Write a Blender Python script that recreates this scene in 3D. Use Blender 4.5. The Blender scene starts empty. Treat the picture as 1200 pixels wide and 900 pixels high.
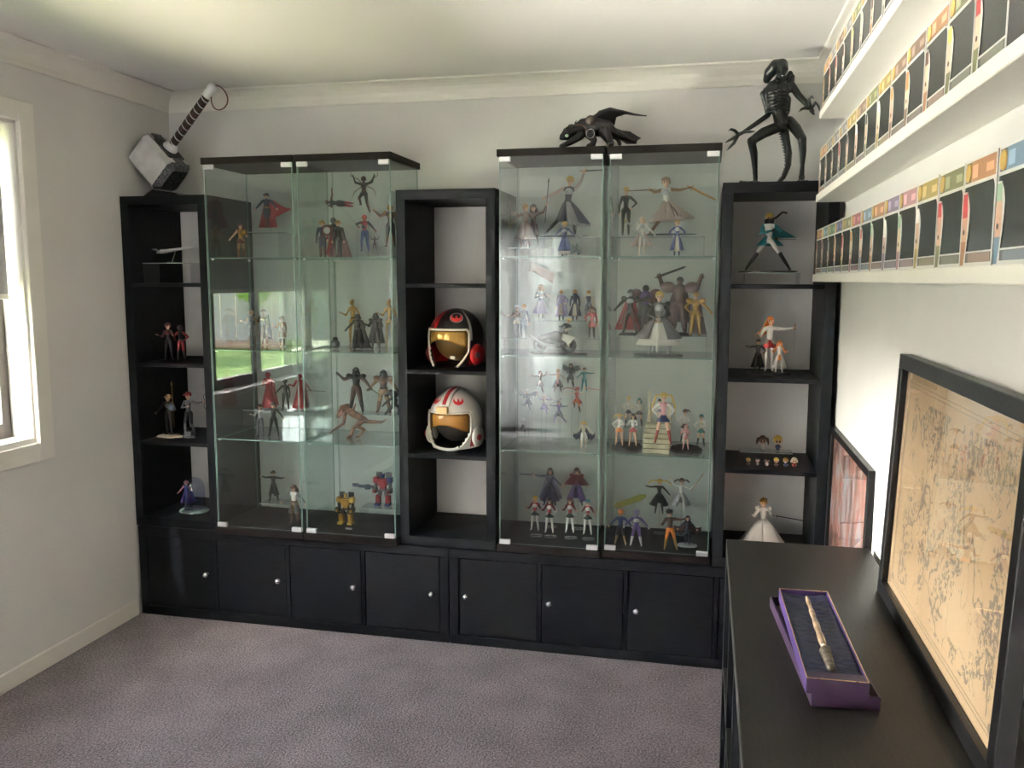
import bpy, bmesh, math, random
import numpy as np
from mathutils import Vector, Matrix, Euler
R = math.radians
random.seed(7)
SC = bpy.context.scene
COL = SC.collection

# ------------------------------------------------------------------ camera
CAM = Vector((2.481, -3.7355, 1.525)); FPX = 1007.85
_y, _p, _r = -.2218, -.1207, .0012
FW = Vector((math.sin(_y)*math.cos(_p), math.cos(_y)*math.cos(_p), math.sin(_p)))
_rt = Vector((math.cos(_y), -math.sin(_y), 0)); _up = _rt.cross(FW)
RT = math.cos(_r)*_rt + math.sin(_r)*_up; UP = -math.sin(_r)*_rt + math.cos(_r)*_up
cd = bpy.data.cameras.new('camera'); cam = bpy.data.objects.new('camera', cd); COL.objects.link(cam)
m = Matrix((RT, UP, -FW)).transposed().to_4x4(); m.translation = CAM; cam.matrix_world = m
cd.sensor_width = 36; cd.lens = FPX*36/1200; cd.clip_start = .02; cd.clip_end = 200
SC.camera = cam

def at(u, v, **k):
    """measured point of the photograph on a known plane x=, y= or z="""
    d = RT*((u-600)/FPX) + UP*((450-v)/FPX) + FW
    (ax, val), = k.items(); i = 'xyz'.index(ax)
    return CAM + d*((val-CAM[i])/d[i])

# ------------------------------------------------------------------ light
w = bpy.data.worlds.new('sky'); SC.world = w; w.use_nodes = True
nt = w.node_tree; nt.nodes.clear()
sky = nt.nodes.new('ShaderNodeTexSky'); sky.sky_type = 'NISHITA'; sky.sun_disc = False
sky.sun_elevation = R(42); sky.sun_rotation = R(200); sky.dust_density = 2.5; sky.air_density = 1.0
bg = nt.nodes.new('ShaderNodeBackground'); bg.inputs[1].default_value = .95
wo = nt.nodes.new('ShaderNodeOutputWorld')
nt.links.new(sky.outputs[0], bg.inputs[0]); nt.links.new(bg.outputs[0], wo.inputs[0])

def lamp(name, kind, loc, energy, color=(1, 1, 1), d=None, **k):
    l = bpy.data.lights.new(name, kind); l.energy = energy; l.color = color
    for a, b in k.items(): setattr(l, a, b)
    o = bpy.data.objects.new(name, l); COL.objects.link(o); o.location = loc
    if d is not None: o.rotation_euler = Vector(d).to_track_quat('-Z', 'Y').to_euler()
    return o
lamp('sun', 'SUN', (0, -6, 8), 7.5, (1, .93, .82), (.15, .75, -.60), angle=R(1.5))
# sky portal at the window, then unseen fill lamps added outside the openings
pw = lamp('window_portal', 'AREA', (-.20, -1.585, 1.19), 1, (1, 1, 1), (1, 0, 0), shape='RECTANGLE', size=1.25, size_y=.6); pw.data.cycles.is_portal = True
lamp('added_upward_fill', 'AREA', (-2.9, -1.7, -.02), 145, (1, .93, .83), (2.9, .05, 1.55), shape='RECTANGLE', size=3.2, size_y=1.0, spread=R(80))  # unseen lamp added low outside to lift the upper right wall and ceiling
lamp('added_under_sill_fill', 'AREA', (-.75, -1.65, .45), 27, (1, .84, .66), (.85, .1, .62), shape='RECTANGLE', size=1.4, size_y=.5)  # unseen lamp added below the sill, standing in for light off the ground
lamp('added_high_window_fill', 'AREA', (-5.0, -1.7, 2.05), 120, (1, .94, .82), (5, .05, -.75), shape='RECTANGLE', size=3.4, size_y=1.0, spread=R(60))  # unseen lamp added above the reflected view to brighten the right wall
lamp('added_side_curtain_fill', 'AREA', (-.42, -4.5, 1.05), 3600, (1, .97, .90), (1, 0, 0), shape='RECTANGLE', size=1.2, size_y=1.9, spread=R(70))  # unseen lamp added behind the side curtain, main fill for the right wall
lamp('added_rear_curtain_fill', 'AREA', (.61, -5.85, 1.05), 58, (.78, .89, 1), (0, 1, 0), shape='RECTANGLE', size=.9, size_y=1.9, spread=R(70))  # unseen cool lamp added to make the rear curtain glow

SC.view_settings.view_transform = 'Standard'; SC.view_settings.look = 'None'
SC.view_settings.gamma = 1; SC.view_settings.use_curve_mapping = False
SC.view_settings.exposure = 2.18
SC.cycles.transparent_max_bounces = 40
SC.cycles.max_bounces = 10
SC.cycles.glossy_bounces = 5

# ------------------------------------------------------------------ materials
def new_mat(name):
    mt = bpy.data.materials.new(name); mt.use_nodes = True
    return mt, mt.node_tree, mt.node_tree.nodes['Principled BSDF']
_mc = {}
def pm(c, rough=.5, metal=0., name=None, alpha=1, grain=0, sheen=0):
    key = (tuple(c), rough, metal, name, alpha)
    if key in _mc: return _mc[key]
    mt, t, b = new_mat(name or 'paint')
    b.inputs['Base Color'].default_value = (*c, 1); b.inputs['Roughness'].default_value = rough
    b.inputs['Metallic'].default_value = metal; b.inputs['Alpha'].default_value = alpha
    n = t.nodes.new('ShaderNodeTexNoise'); n.inputs['Scale'].default_value = 140; n.inputs['Detail'].default_value = 2
    tc = t.nodes.new('ShaderNodeTexCoord'); t.links.new(tc.outputs['Object'], n.inputs['Vector'])
    mr = t.nodes.new('ShaderNodeMapRange'); mr.inputs[3].default_value = max(0, rough-.07); mr.inputs[4].default_value = min(1, rough+.07)
    t.links.new(n.outputs[0], mr.inputs[0]); t.links.new(mr.outputs[0], b.inputs['Roughness'])
    _mc[key] = mt; return mt
def noise_mat(name, c1, c2, scale, rough, bump=0, bscale=None, stretch=(1, 1, 1), detail=4, lo=.35, hi=.65, spec=.5):
    mt, t, b = new_mat(name)
    tc = t.nodes.new('ShaderNodeTexCoord'); mp = t.nodes.new('ShaderNodeMapping'); mp.inputs['Scale'].default_value = stretch
    t.links.new(tc.outputs['Object'], mp.inputs[0])
    n = t.nodes.new('ShaderNodeTexNoise'); n.inputs['Scale'].default_value = scale; n.inputs['Detail'].default_value = detail
    t.links.new(mp.outputs[0], n.inputs['Vector'])
    cr = t.nodes.new('ShaderNodeValToRGB'); cr.color_ramp.elements[0].position = lo; cr.color_ramp.elements[1].position = hi
    cr.color_ramp.elements[0].color = (*c1, 1); cr.color_ramp.elements[1].color = (*c2, 1)
    t.links.new(n.outputs[0], cr.inputs[0]); t.links.new(cr.outputs[0], b.inputs['Base Color'])
    b.inputs['Roughness'].default_value = rough; b.inputs['Specular IOR Level'].default_value = spec
    if bump:
        n2 = t.nodes.new('ShaderNodeTexNoise'); n2.inputs['Scale'].default_value = bscale or scale; n2.inputs['Detail'].default_value = 3
        t.links.new(mp.outputs[0], n2.inputs['Vector'])
        bp = t.nodes.new('ShaderNodeBump'); bp.inputs['Strength'].default_value = bump; bp.inputs['Distance'].default_value = .004
        t.links.new(n2.outputs[0], bp.inputs['Height']); t.links.new(bp.outputs[0], b.inputs['Normal'])
    return mt
WALL = noise_mat('wall_paint', (.60, .59, .575), (.63, .62, .605), 3, .75, .08, 260)
CEIL = noise_mat('ceiling_paint', (.68, .672, .655), (.70, .692, .675), 2, .8, .05, 200)
TRIM = noise_mat('trim_gloss_paint', (.68, .66, .61), (.71, .69, .64), 4, .38)
LEDGE = noise_mat('white_lacquer', (.70, .68, .615), (.73, .71, .645), 5, .4)
WOODH = noise_mat('black_brown_wood_across', (.0026, .0030, .0042), (.0070, .0080, .0105), 26, .42, .25, 90, (.6, 8, 9), 5, spec=.1)
WOODV = noise_mat('black_brown_wood_upright', (.0026, .0030, .0042), (.0070, .0080, .0105), 26, .42, .25, 90, (9, 8, .6), 5, spec=.1)
WOODY = noise_mat('black_brown_wood_lengthwise', (.0060, .0057, .0052), (.0125, .012, .0105), 26, .36, .25, 90, (9, .6, 9), 5, spec=.22)
WOODB = noise_mat('brown_board', (.006, .0045, .0040), (.011, .0085, .0075), 30, .5, .2, 90, (.6, 8, 8), 4, spec=.1)
def carpet_mat():
    mt, t, b = new_mat('carpet')
    tc = t.nodes.new('ShaderNodeTexCoord')
    def nz(s, d):
        n = t.nodes.new('ShaderNodeTexNoise'); n.inputs['Scale'].default_value = s; n.inputs['Detail'].default_value = d
        t.links.new(tc.outputs['Object'], n.inputs['Vector']); return n
    a, b2, c = nz(130, 5), nz(5, 3), nz(300, 2)
    ad = t.nodes.new('ShaderNodeMath'); ad.operation = 'MULTIPLY_ADD'; ad.inputs[1].default_value = .78
    m2 = t.nodes.new('ShaderNodeMath'); m2.operation = 'MULTIPLY'; m2.inputs[1].default_value = .22
    t.links.new(b2.outputs[0], m2.inputs[0]); t.links.new(a.outputs[0], ad.inputs[0]); t.links.new(m2.outputs[0], ad.inputs[2])
    cr = t.nodes.new('ShaderNodeValToRGB'); e = cr.color_ramp.elements
    e[0].position = .40; e[0].color = (.076, .060, .068, 1); e[1].position = .62; e[1].color = (.28, .235, .26, 1)
    t.links.new(ad.outputs[0], cr.inputs[0]); t.links.new(cr.outputs[0], b.inputs['Base Color'])
    b.inputs['Roughness'].default_value = 1; b.inputs['Specular IOR Level'].default_value = .05
    b.inputs['Sheen Weight'].default_value = .3
    bp = t.nodes.new('ShaderNodeBump'); bp.inputs['Strength'].default_value = 1; bp.inputs['Distance'].default_value = .012
    t.links.new(a.outputs[0], bp.inputs['Height']); t.links.new(bp.outputs[0], b.inputs['Normal'])
    return mt
CARPET = carpet_mat()
def glass_mat(name, tint=(.932, .957, .948), f0=.055, rough=0.0):
    mt = bpy.data.materials.new(name); mt.use_nodes = True; t = mt.node_tree; t.nodes.clear()
    lw = t.nodes.new('ShaderNodeLayerWeight'); lw.inputs[0].default_value = .5
    pw = t.nodes.new('ShaderNodeMath'); pw.operation = 'POWER'; pw.inputs[1].default_value = 5
    ma = t.nodes.new('ShaderNodeMath'); ma.operation = 'MULTIPLY_ADD'; ma.inputs[1].default_value = 1-f0; ma.inputs[2].default_value = f0
    t.links.new(lw.outputs['Facing'], pw.inputs[0]); t.links.new(pw.outputs[0], ma.inputs[0])
    tr = t.nodes.new('ShaderNodeBsdfTransparent'); tr.inputs[0].default_value = (*tint, 1)
    gl = t.nodes.new('ShaderNodeBsdfGlossy'); gl.inputs['Roughness'].default_value = rough
    mx = t.nodes.new('ShaderNodeMixShader'); o = t.nodes.new('ShaderNodeOutputMaterial')
    t.links.new(ma.outputs[0], mx.inputs[0]); t.links.new(tr.outputs[0], mx.inputs[1]); t.links.new(gl.outputs[0], mx.inputs[2]); t.links.new(mx.outputs[0], o.inputs[0])
    return mt
GLASS = glass_mat('clear_glass'); ACRY = glass_mat('clear_acrylic', (.95, .96, .96), .06); PANE = glass_mat('window_glass', (.97, .98, .98), .028)
GEDGE = pm((.16, .26, .225), .15, name='green_glass_edge')
GEDGE2 = pm((.42, .50, .48), .15, name='pale_glass_edge')
STEEL = pm((.62, .62, .63), .28, 1, name='brushed_steel')
NICKEL = pm((.72, .72, .74), .3, .75, name='satin_clip')
BLACKP = pm((.005, .005, .006), .35, name='black_frame'); BLACKP.node_tree.nodes['Principled BSDF'].inputs['Specular IOR Level'].default_value = .22

# ------------------------------------------------------------------ mesh tools
class MB:
    def __init__(s): s.v = []; s.f = []; s.mi = []
    def add(s, vs, fs, mi=0):
        o = len(s.v); s.v += [tuple(p) for p in vs]; s.f += [tuple(i+o for i in f) for f in fs]; s.mi += [mi]*len(fs); return s
    def box(s, x0, x1, y0, y1, z0, z1, mi=0, bev=0, rot=None):
        bm = bmesh.new(); bmesh.ops.create_cube(bm, size=1)
        for q in bm.verts: q.co = Vector(((q.co.x+.5)*(x1-x0)+x0, (q.co.y+.5)*(y1-y0)+y0, (q.co.z+.5)*(z1-z0)+z0))
        if bev: bmesh.ops.bevel(bm, geom=bm.edges[:], offset=bev, segments=1, affect='EDGES', profile=.7)
        bm.verts.index_update()
        c = Vector(((x0+x1)/2, (y0+y1)/2, (z0+z1)/2))
        vs = [q.co if rot is None else c+rot@(q.co-c) for q in bm.verts]
        s.add(vs, [[q.index for q in f.verts] for f in bm.faces], mi); bm.free(); return s
    def tube(s, pts, rad, n=8, mi=0, cap=True, flat=1.):
        pts = [Vector(p) for p in pts]; k = len(pts)
        if not hasattr(rad, '__len__'): rad = [rad]*k
        vs = []; ref = None
        for i, p in enumerate(pts):
            d = (pts[min(i+1, k-1)]-pts[max(i-1, 0)]).normalized()
            if ref is None:
                ref = Vector((0, 1, 0)) if abs(d.y) < .9 else Vector((1, 0, 0))
            a = (ref-d*ref.dot(d)).normalized(); b = d.cross(a); ref = a
            for j in range(n):
                t = 2*math.pi*j/n; vs.append(p+(a*math.cos(t)*flat+b*math.sin(t))*rad[i])
        fs = [(i*n+j, i*n+(j+1) % n, (i+1)*n+(j+1) % n, (i+1)*n+j) for i in range(k-1) for j in range(n)]
        if cap: fs += [tuple(range(n-1, -1, -1)), tuple((k-1)*n+j for j in range(n))]
        return s.add(vs, fs, mi)
    def caps(s, a, b, r0, r1, n=10, mi=0):
        a, b = Vector(a), Vector(b); d = b-a; L = d.length
        d = d/L if L > 1e-7 else Vector((0, 0, 1))
        st = [(-1, .02), (-.8, .6), (-.4, .92), (0, 1)]
        pts = [a+d*(q*r0) for q, _ in st]+[b-d*(q*r1) for q, _ in st[::-1]]
        return s.tube(pts, [w*r0 for _, w in st]+[w*r1 for _, w in st[::-1]], n, mi)
    def ball(s, c, r, n=12, m=8, mi=0, rot=None):
        if not hasattr(r, '__len__'): r = (r, r, r)
        c = Vector(c); vs = []
        for i in range(1, m):
            t = math.pi*i/m
            for j in range(n):
                p = Vector((r[0]*math.sin(t)*math.cos(2*math.pi*j/n), r[1]*math.sin(t)*math.sin(2*math.pi*j/n), r[2]*math.cos(t)))
                vs.append(c+(rot@p if rot else p))
        top = Vector((0, 0, r[2])); vs += [c+(rot@top if rot else top), c-(rot@top if rot else top)]
        T, B = len(vs)-2, len(vs)-1
        fs = [(i*n+j, (i+1)*n+j, (i+1)*n+(j+1) % n, i*n+(j+1) % n) for i in range(m-2) for j in range(n)]
        fs += [(T, j, (j+1) % n) for j in range(n)]+[(B, (m-2)*n+(j+1) % n, (m-2)*n+j) for j in range(n)]
        return s.add(vs, fs, mi)
    def lathe(s, prof, n=24, c=(0, 0, 0), mi=0, sy=1., wob=0, k=7, a0=0):
        vs = []
        for r, z in prof:
            for j in range(n):
                t = 2*math.pi*j/n+a0; q = r*(1+wob*math.cos(k*t)*(r > 0))
                vs.append((c[0]+q*math.cos(t), c[1]+q*math.sin(t)*sy, c[2]+z))
        m = len(prof)
        fs = [(i*n+j, i*n+(j+1) % n, (i+1)*n+(j+1) % n, (i+1)*n+j) for i in range(m-1) for j in range(n)]
        fs += [tuple(range(n-1, -1, -1)), tuple((m-1)*n+j for j in range(n))]
        return s.add(vs, fs, mi)
    def sheet(s, grid, th, mi=0):
        """a curved sheet with thickness from a grid of points"""
        g = [[Vector(p) for p in row] for row in grid]; a, b = len(g), len(g[0]); N = []
        for i in range(a):
            for j in range(b):
                n = (g[min(i+1, a-1)][j]-g[max(i-1, 0)][j]).cross(g[i][min(j+1, b-1)]-g[i][max(j-1, 0)])
                N.append(n.normalized() if n.length > 1e-9 else Vector((0, -1, 0)))
        P = [p for row in g for p in row]; k = a*b
        vs = [p+n*th/2 for p, n in zip(P, N)]+[p-n*th/2 for p, n in zip(P, N)]
        fs = []
        for i in range(a-1):
            for j in range(b-1):
                q = (i*b+j, i*b+j+1, (i+1)*b+j+1, (i+1)*b+j); fs.append(q); fs.append(tuple(x+k for x in q[::-1]))
        rim = [i for i in range(b)]+[i*b+b-1 for i in range(1, a)]+[(a-1)*b+j for j in range(b-2, -1, -1)]+[i*b for i in range(a-2, 0, -1)]
        for x, y in zip(rim, rim[1:]+rim[:1]): fs.append((x, x+k, y+k, y))
        return s.add(vs, fs, mi)
    def mesh(s, name, mats, smooth=False):
        me = bpy.data.meshes.new(name); me.from_pydata(s.v, [], s.f)
        for mt in mats: me.materials.append(mt)
        me.polygons.foreach_set('material_index', s.mi)
        bm = bmesh.new(); bm.from_mesh(me); bmesh.ops.recalc_face_normals(bm, faces=bm.faces); bm.to_mesh(me); bm.free()
        if smooth: me.polygons.foreach_set('use_smooth', [True]*len(me.polygons))
        return me
def mk(name, mb, mats, parent=None, smooth=False, **props):
    if not isinstance(mats, (list, tuple)): mats = [mats]
    o = bpy.data.objects.new(name, mb.mesh(name, mats, smooth) if isinstance(mb, MB) else mb); COL.objects.link(o)
    if parent is not None: o.parent = parent
    for a, b in props.items(): o[a] = b
    return o
def empty(name, loc, label, cat, group=None, rz=0):
    o = bpy.data.objects.new(name, None); COL.objects.link(o); o.location = loc; o.rotation_euler[2] = rz
    o.empty_display_size = .05; o['label'] = label; o['category'] = cat
    if group: o['group'] = group
    return o
def struct(name, mb, mats, parent=None, **k):
    return mk(name, mb, mats, parent, **({} if parent else {'kind': 'structure'}), **k)
def bx(*a, **k): return MB().box(*a, **k)

# ------------------------------------------------------------------ room
XL, XR, YB, YF, H = -.03, 2.962, 0., -5.4, 2.388
struct('floor', bx(XL-.3, XR+.12, YF-.2, .12, -.1, 0), CARPET)
struct('ceiling', bx(XL-.12, XR+.12, YF-.12, .12, H, H+.1), CEIL)
struct('wall_back', bx(XL-.1, XR+.1, 0, .1, 0, H), WALL)
struct('wall_right', bx(XR, XR+.1, YF-.1, 0, 0, H), WALL)
WY0, WY1, WZ0, WZ1 = -2.22, -.95, .90, 2.105      # left window opening
LY0, LY1 = -5.15, -3.85                            # glazed side door further along the left wall
b = MB().box(XL-.14, XL, YF-.1, LY0, 0, H).box(XL-.14, XL, LY1, WY0, 0, H).box(XL-.14, XL, LY0, LY1, 2.05, H)
b.box(XL-.14, XL, WY1, 0, 0, H).box(XL-.14, XL, WY0, WY1, 0, WZ0).box(XL-.14, XL, WY0, WY1, WZ1, H)
struct('wall_left', b, WALL)
DX0, DX1, DZ = .12, 1.10, 2.05
b = MB().box(XL, DX0, YF-.1, YF, 0, H).box(DX1, XR, YF-.1, YF, 0, H).box(DX0, DX1, YF-.1, YF, DZ, H)
struct('wall_front', b, WALL)
# cove cornice
def cornice(name, p0, p1, inward):
    p0, p1, n = Vector(p0), Vector(p1), Vector(inward)
    prof = [(0, 0), (0, -.082), (.006, -.082), (.008, -.076)]+[(.008+.068*(1-math.cos(t)), -.076+.068*math.sin(t)) for t in (R(a) for a in range(15, 91, 15))]+[(.082, -.006), (.082, 0)]
    vs = [p+n*a+Vector((0, 0, q)) for p in (p0, p1) for a, q in prof]; k = len(prof)
    fs = [(i, (i+1) % k, k+(i+1) % k, k+i) for i in range(k)]+[tuple(range(k)), tuple(range(2*k-1, k-1, -1))]
    struct(name, MB().add(vs, fs), TRIM)
cornice('trim_1', (XL, 0, H), (XR, 0, H), (0, -1, 0))
cornice('trim_2', (XL, YF, H), (XL, 0, H), (1, 0, 0))
cornice('trim_3', (XR, YF, H), (XR, 0, H), (-1, 0, 0))
def skirting(name, x0, x1, y0, y1):
    struct(name, MB().box(x0, x1, y0, y1, 0, .072, bev=.003), TRIM)
skirting('baseboard_left', XL, XL+.014, -3.75, -.415)
skirting('baseboard_right', XR-.012, XR, YF, -2.7)
# window in the left wall
wr = bpy.data.objects.new('window_1', None); COL.objects.link(wr); wr['kind'] = 'structure'; wr.location = (XL, (WY0+WY1)/2, WZ0)
def wpart(name, mb, mt):
    o = mk(name, mb, mt, wr); o.matrix_parent_inverse = Matrix.Translation(-wr.location); return o
CW = .075
wpart('casing', MB().box(XL-.002, XL+.018, WY1, WY1+CW, WZ0-CW, WZ1+CW, bev=.003).box(XL-.002, XL+.018, WY0-CW, WY0, WZ0-CW, WZ1+CW, bev=.003)
      .box(XL-.002, XL+.018, WY0, WY1, WZ1, WZ1+CW, bev=.003).box(XL-.002, XL+.018, WY0, WY1, WZ0-CW, WZ0, bev=.003), TRIM)
wpart('reveal', MB().box(XL-.13, XL, WY1-.012, WY1, WZ0, WZ1).box(XL-.13, XL, WY0, WY0+.012, WZ0, WZ1).box(XL-.13, XL, WY0, WY1, WZ1-.012, WZ1), TRIM)
wpart('sill', MB().box(XL-.13, XL+.004, WY0+.012, WY1-.012, WZ0, WZ0+.02), TRIM)
BR = pm((.055, .045, .042), .4, name='bronze_window_frame')
fx0, fx1 = XL-.135, XL-.095
b = MB().box(fx0, fx1, WY1-.055, WY1-.012, WZ0+.02, WZ1-.012).box(fx0, fx1, WY0+.012, WY0+.055, WZ0+.02, WZ1-.012)
b.box(fx0, fx1, WY0+.055, WY1-.055, WZ0+.02, WZ0+.075).box(fx0, fx1, WY0+.055, WY1-.055, WZ1-.06, WZ1-.012)
wpart('window_frame', b, BR)
for yy in (-1.29, -1.78): wpart('mullion', bx(fx0, fx1, yy-.026, yy+.026, WZ0+.075, WZ1-.06), BR)
for y0, y1 in ((WY0+.055, -1.806), (-1.754, -1.316), (-1.264, WY1-.055)):
    wpart('pane', bx(fx0+.015, fx0+.021, y0, y1, WZ0+.075, WZ1-.06), PANE)
# roller blind covering the upper half
BL = noise_mat('blind_fabric', (.30, .30, .30), (.34, .34, .34), 60, .8, .1, 400)
bl = empty('roller_blind', (XL-.05, (WY0+WY1)/2, WZ1), 'pale roller blind drawn half way down the left window', 'blind')
b = MB().box(-.002, .002, -.60, .60, 1.47-WZ1, -.03); mk('blind_fabric', b, BL, bl)
mk('roller', MB().tube([(0, -.6, -.035), (0, .6, -.035)], .018, 14), TRIM, bl, True)
mk('bottom_rail', MB().box(-.006, .006, -.60, .60, 1.45-WZ1, 1.47-WZ1, bev=.002), TRIM, bl)
# sliding glass door behind the photographer
dr = bpy.data.objects.new('door_1', None); COL.objects.link(dr); dr['kind'] = 'structure'; dr.location = (DX0, YF, 0)
def dpart(name, mb, mt):
    o = mk(name, mb, mt, dr); o.matrix_parent_inverse = Matrix.Translation(-dr.location); return o
b = MB()
for x in (DX0, .59, DX1-.045): b.box(x, x+.045, YF-.09, YF-.03, 0, DZ)
dpart('door_frame', b.box(DX0, DX1, YF-.09, YF-.03, DZ-.05, DZ).box(DX0, DX1, YF-.09, YF-.03, 0, .05), BR)
for x0, x1 in ((DX0+.045, .59), (.635, DX1-.045)): dpart('pane', bx(x0, x1, YF-.063, YF-.057, .05, DZ-.05), PANE)
# curtain drawn over one half of the sliding door
CT = bpy.data.materials.new('sheer_curtain'); CT.use_nodes = True; t_ = CT.node_tree; t_.nodes.clear()
_d = t_.nodes.new('ShaderNodeBsdfDiffuse'); _d.inputs[0].default_value = (.6, .6, .6, 1); _t = t_.nodes.new('ShaderNodeBsdfTranslucent'); _t.inputs[0].default_value = (.62, .60, .58, 1)
_n = t_.nodes.new('ShaderNodeTexNoise'); _n.inputs['Scale'].default_value = 60; _m = t_.nodes.new('ShaderNodeMapRange'); _m.inputs[3].default_value = .5; _m.inputs[4].default_value = .66
_x = t_.nodes.new('ShaderNodeMixShader'); _o = t_.nodes.new('ShaderNodeOutputMaterial'); t_.links.new(_n.outputs[0], _m.inputs[0]); t_.links.new(_m.outputs[0], _x.inputs[0])
t_.links.new(_d.outputs[0], _x.inputs[1]); t_.links.new(_t.outputs[0], _x.inputs[2]); t_.links.new(_x.outputs[0], _o.inputs[0])
g = [[(.06+.0104*i, YF+.09+.025*math.sin(i*.9), z) for z in (.06, .8, 1.5, 2.1)] for i in range(105)]
dl = bpy.data.objects.new('door_2', None); COL.objects.link(dl); dl['kind'] = 'structure'; dl.location = (XL, LY0, 0)
def lpart(name, mb, mt):
    o = mk(name, mb, mt, dl); o.matrix_parent_inverse = Matrix.Translation(-dl.location)
b = MB()
for y in (LY0, (LY0+LY1)/2, LY1-.045): b.box(XL-.12, XL-.06, y, y+.045, 0, DZ)
lpart('door_frame', b.box(XL-.12, XL-.06, LY0, LY1, DZ-.05, DZ).box(XL-.12, XL-.06, LY0, LY1, 0, .05), BR)
for y0, y1 in ((LY0+.045, (LY0+LY1)/2), ((LY0+LY1)/2+.045, LY1-.045)): lpart('pane', bx(XL-.093, XL-.087, y0, y1, .05, DZ-.05), PANE)
g2_ = [[(XL+.07+.022*math.sin(i*.9), LY0-.06+.0117*i, z) for z in (.04, .8, 1.5, 2.12)] for i in range(122)]
mk('curtain', MB().sheet(g2_, .004), CT, None, True, label='pale sheer curtain over the side door past the left window', category='curtain')
cu = mk('curtain', MB().sheet(g, .004), CT, None, True, label='pale sheer curtain drawn over the sliding door behind the camera', category='curtain')

# ------------------------------------------------------------------ garden outside the left window
GY = -.12
struct('ground', bx(-18, XL-.14, -19, 8, GY-.2, GY), noise_mat('lawn', (.13, .26, .03), (.26, .40, .06), 9, .9, .6, 60))
mk('garden_bed', MB().box(-17, -.6, -17.0, -15.4, GY, GY+.10, bev=.03), noise_mat('bark_mulch', (.52, .26, .12), (.80, .48, .28), 14, .95, .8, 30), None, False,
   kind='structure')
fe = empty('paling_fence', (-8.5, -17.1, GY), 'tall grey timber paling fence beyond the lawn', 'fence')
FM = noise_mat('weathered_paling', (.74, .66, .54), (.88, .80, .68), 6, .85, .3, 60, (6, 6, .5))
pal = MB().box(-.068, .068, -.010, .010, 0, 1.85, bev=.004).mesh('paling', [FM])
for i in range(118):
    o = mk('paling', pal, None, fe); o.location = (-8.4+i*.145, random.uniform(-.012, .012), random.uniform(-.02, .02))
for z in (.35, 1.45): mk('rail', bx(-8.5, 8.6, -.08, -.02, z, z+.08), FM, fe)
def tree(x, y, h, label, lobes):
    t = empty('garden_tree', (x, y, GY), label, 'tree', 'trees by the paling fence')
    mk('trunk', MB().tube([(0, 0, 0), (.04, 0, h*.35), (0, .05, h*.7)], [.08, .06, .03], 10), pm((.16, .11, .08), .9, name='bark'), t, True)
    b = MB(); rnd = random.Random(int(h*100))
    for _ in range(2600):
        l = lobes[rnd.randrange(len(lobes))]; d = Vector([rnd.gauss(0, 1) for _ in range(3)]).normalized()*l[3]*rnd.uniform(.6, 1)
        c = Vector(l[:3])+d; q = Euler([rnd.uniform(0, 6) for _ in range(3)]).to_matrix(); s_ = rnd.uniform(.05, .09)
        b.add([c+q@Vector(p)*s_ for p in ((-1, 0, 0), (0, -.5, .1), (1, 0, 0), (0, .5, .1))], [(0, 1, 2, 3)])
    mk('foliage', b, noise_mat('leaves', (.30, .55, .04), (.65, .80, .10), 3, .6), t, False, kind='stuff')
tree(-7.6, -15.0, 2.6, 'bright green leafy tree in front of the fence', [(0, 0, 1.6, .50), (.3, .2, 1.9, .5), (-.4, -.1, 2.0, .5), (.1, 0, 2.5, .6), (.7, 0, 2.1, .5)])
tree(-9.6, -13.6, 2.4, 'shorter yellow-green shrub tree further left along the fence', [(0, 0, 1.3, .5), (-.3, .3, 1.6, .5), (.1, -.3, 1.9, .5)])
# ------------------------------------------------------------------ black-brown furniture
ZB, TH, FR, CE, DV, DP = .413, 1.47, .039, .336, .016, .39
def unit_low(x0, label, knob_sides, doors=4):
    r = empty('low_cabinet', (x0, -.402, 0), label, 'cabinet', 'low door cabinets along the back wall')
    mk('top_panel', bx(0, TH, 0, .39, ZB-FR, ZB, bev=.0012), WOODH, r)
    mk('bottom_panel', bx(0, TH, 0, .39, 0, FR, bev=.0012), WOODH, r)
    for x in (0, TH-FR): mk('side_panel', bx(x, x+FR, 0, .39, FR, ZB-FR, bev=.0012), WOODV, r)
    for k in (1, 2, 3):
        x = FR+k*CE+(k-1)*DV; mk('divider', bx(x, x+DV, .002, .388, FR, ZB-FR, bev=.0008), WOODV, r)
    for k in range(doors):
        x = FR+k*(CE+DV)
        d = mk('door', bx(x+.003, x+CE-.003, .006, .024, FR+.003, ZB-FR-.003, bev=.0015), WOODH, r)
        kx = x+(CE-.034 if knob_sides[k] else .034)
        kn = MB().lathe([(0, 0), (.0045, 0), (.0045, .012), (.010, .016), (.0115, .021), (.009, .027), (.0, .029)], 16)
        kn.v = [(kx+a, .006-c, .213+b_) for a, b_, c in kn.v]
        mk('knob', kn, STEEL, d, True)
    return r
unit_low(-.012, 'black-brown low cabinet of four doors with knobs, left half of the run on the floor', (1, 1, 1, 1))
unit_low(1.461, 'black-brown low cabinet partly hidden by the sideboard, right half of the run', (0, 0, 0, 0))
TOWX = (-.027, 1.244, 2.528); TY = -.39
def tower(x0, label):
    r = empty('shelf_tower', (x0, TY, ZB), label, 'bookcase', 'tall four-cell shelf towers on the low cabinets')
    W_ = .414
    mk('top_panel', bx(0, W_, 0, .385, TH-FR, TH, bev=.0012), WOODH, r)
    mk('bottom_panel', bx(0, W_, 0, .385, 0, FR, bev=.0012), WOODH, r)
    for x in (0, W_-FR): mk('side_panel', bx(x, x+FR, 0, .385, FR, TH-FR, bev=.0012), WOODV, r)
    for k in (1, 2, 3):
        z = FR+k*CE+(k-1)*DV; mk('shelf', bx(FR, W_-FR, .002, .383, z, z+DV, bev=.0008), WOODH, r)
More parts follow.
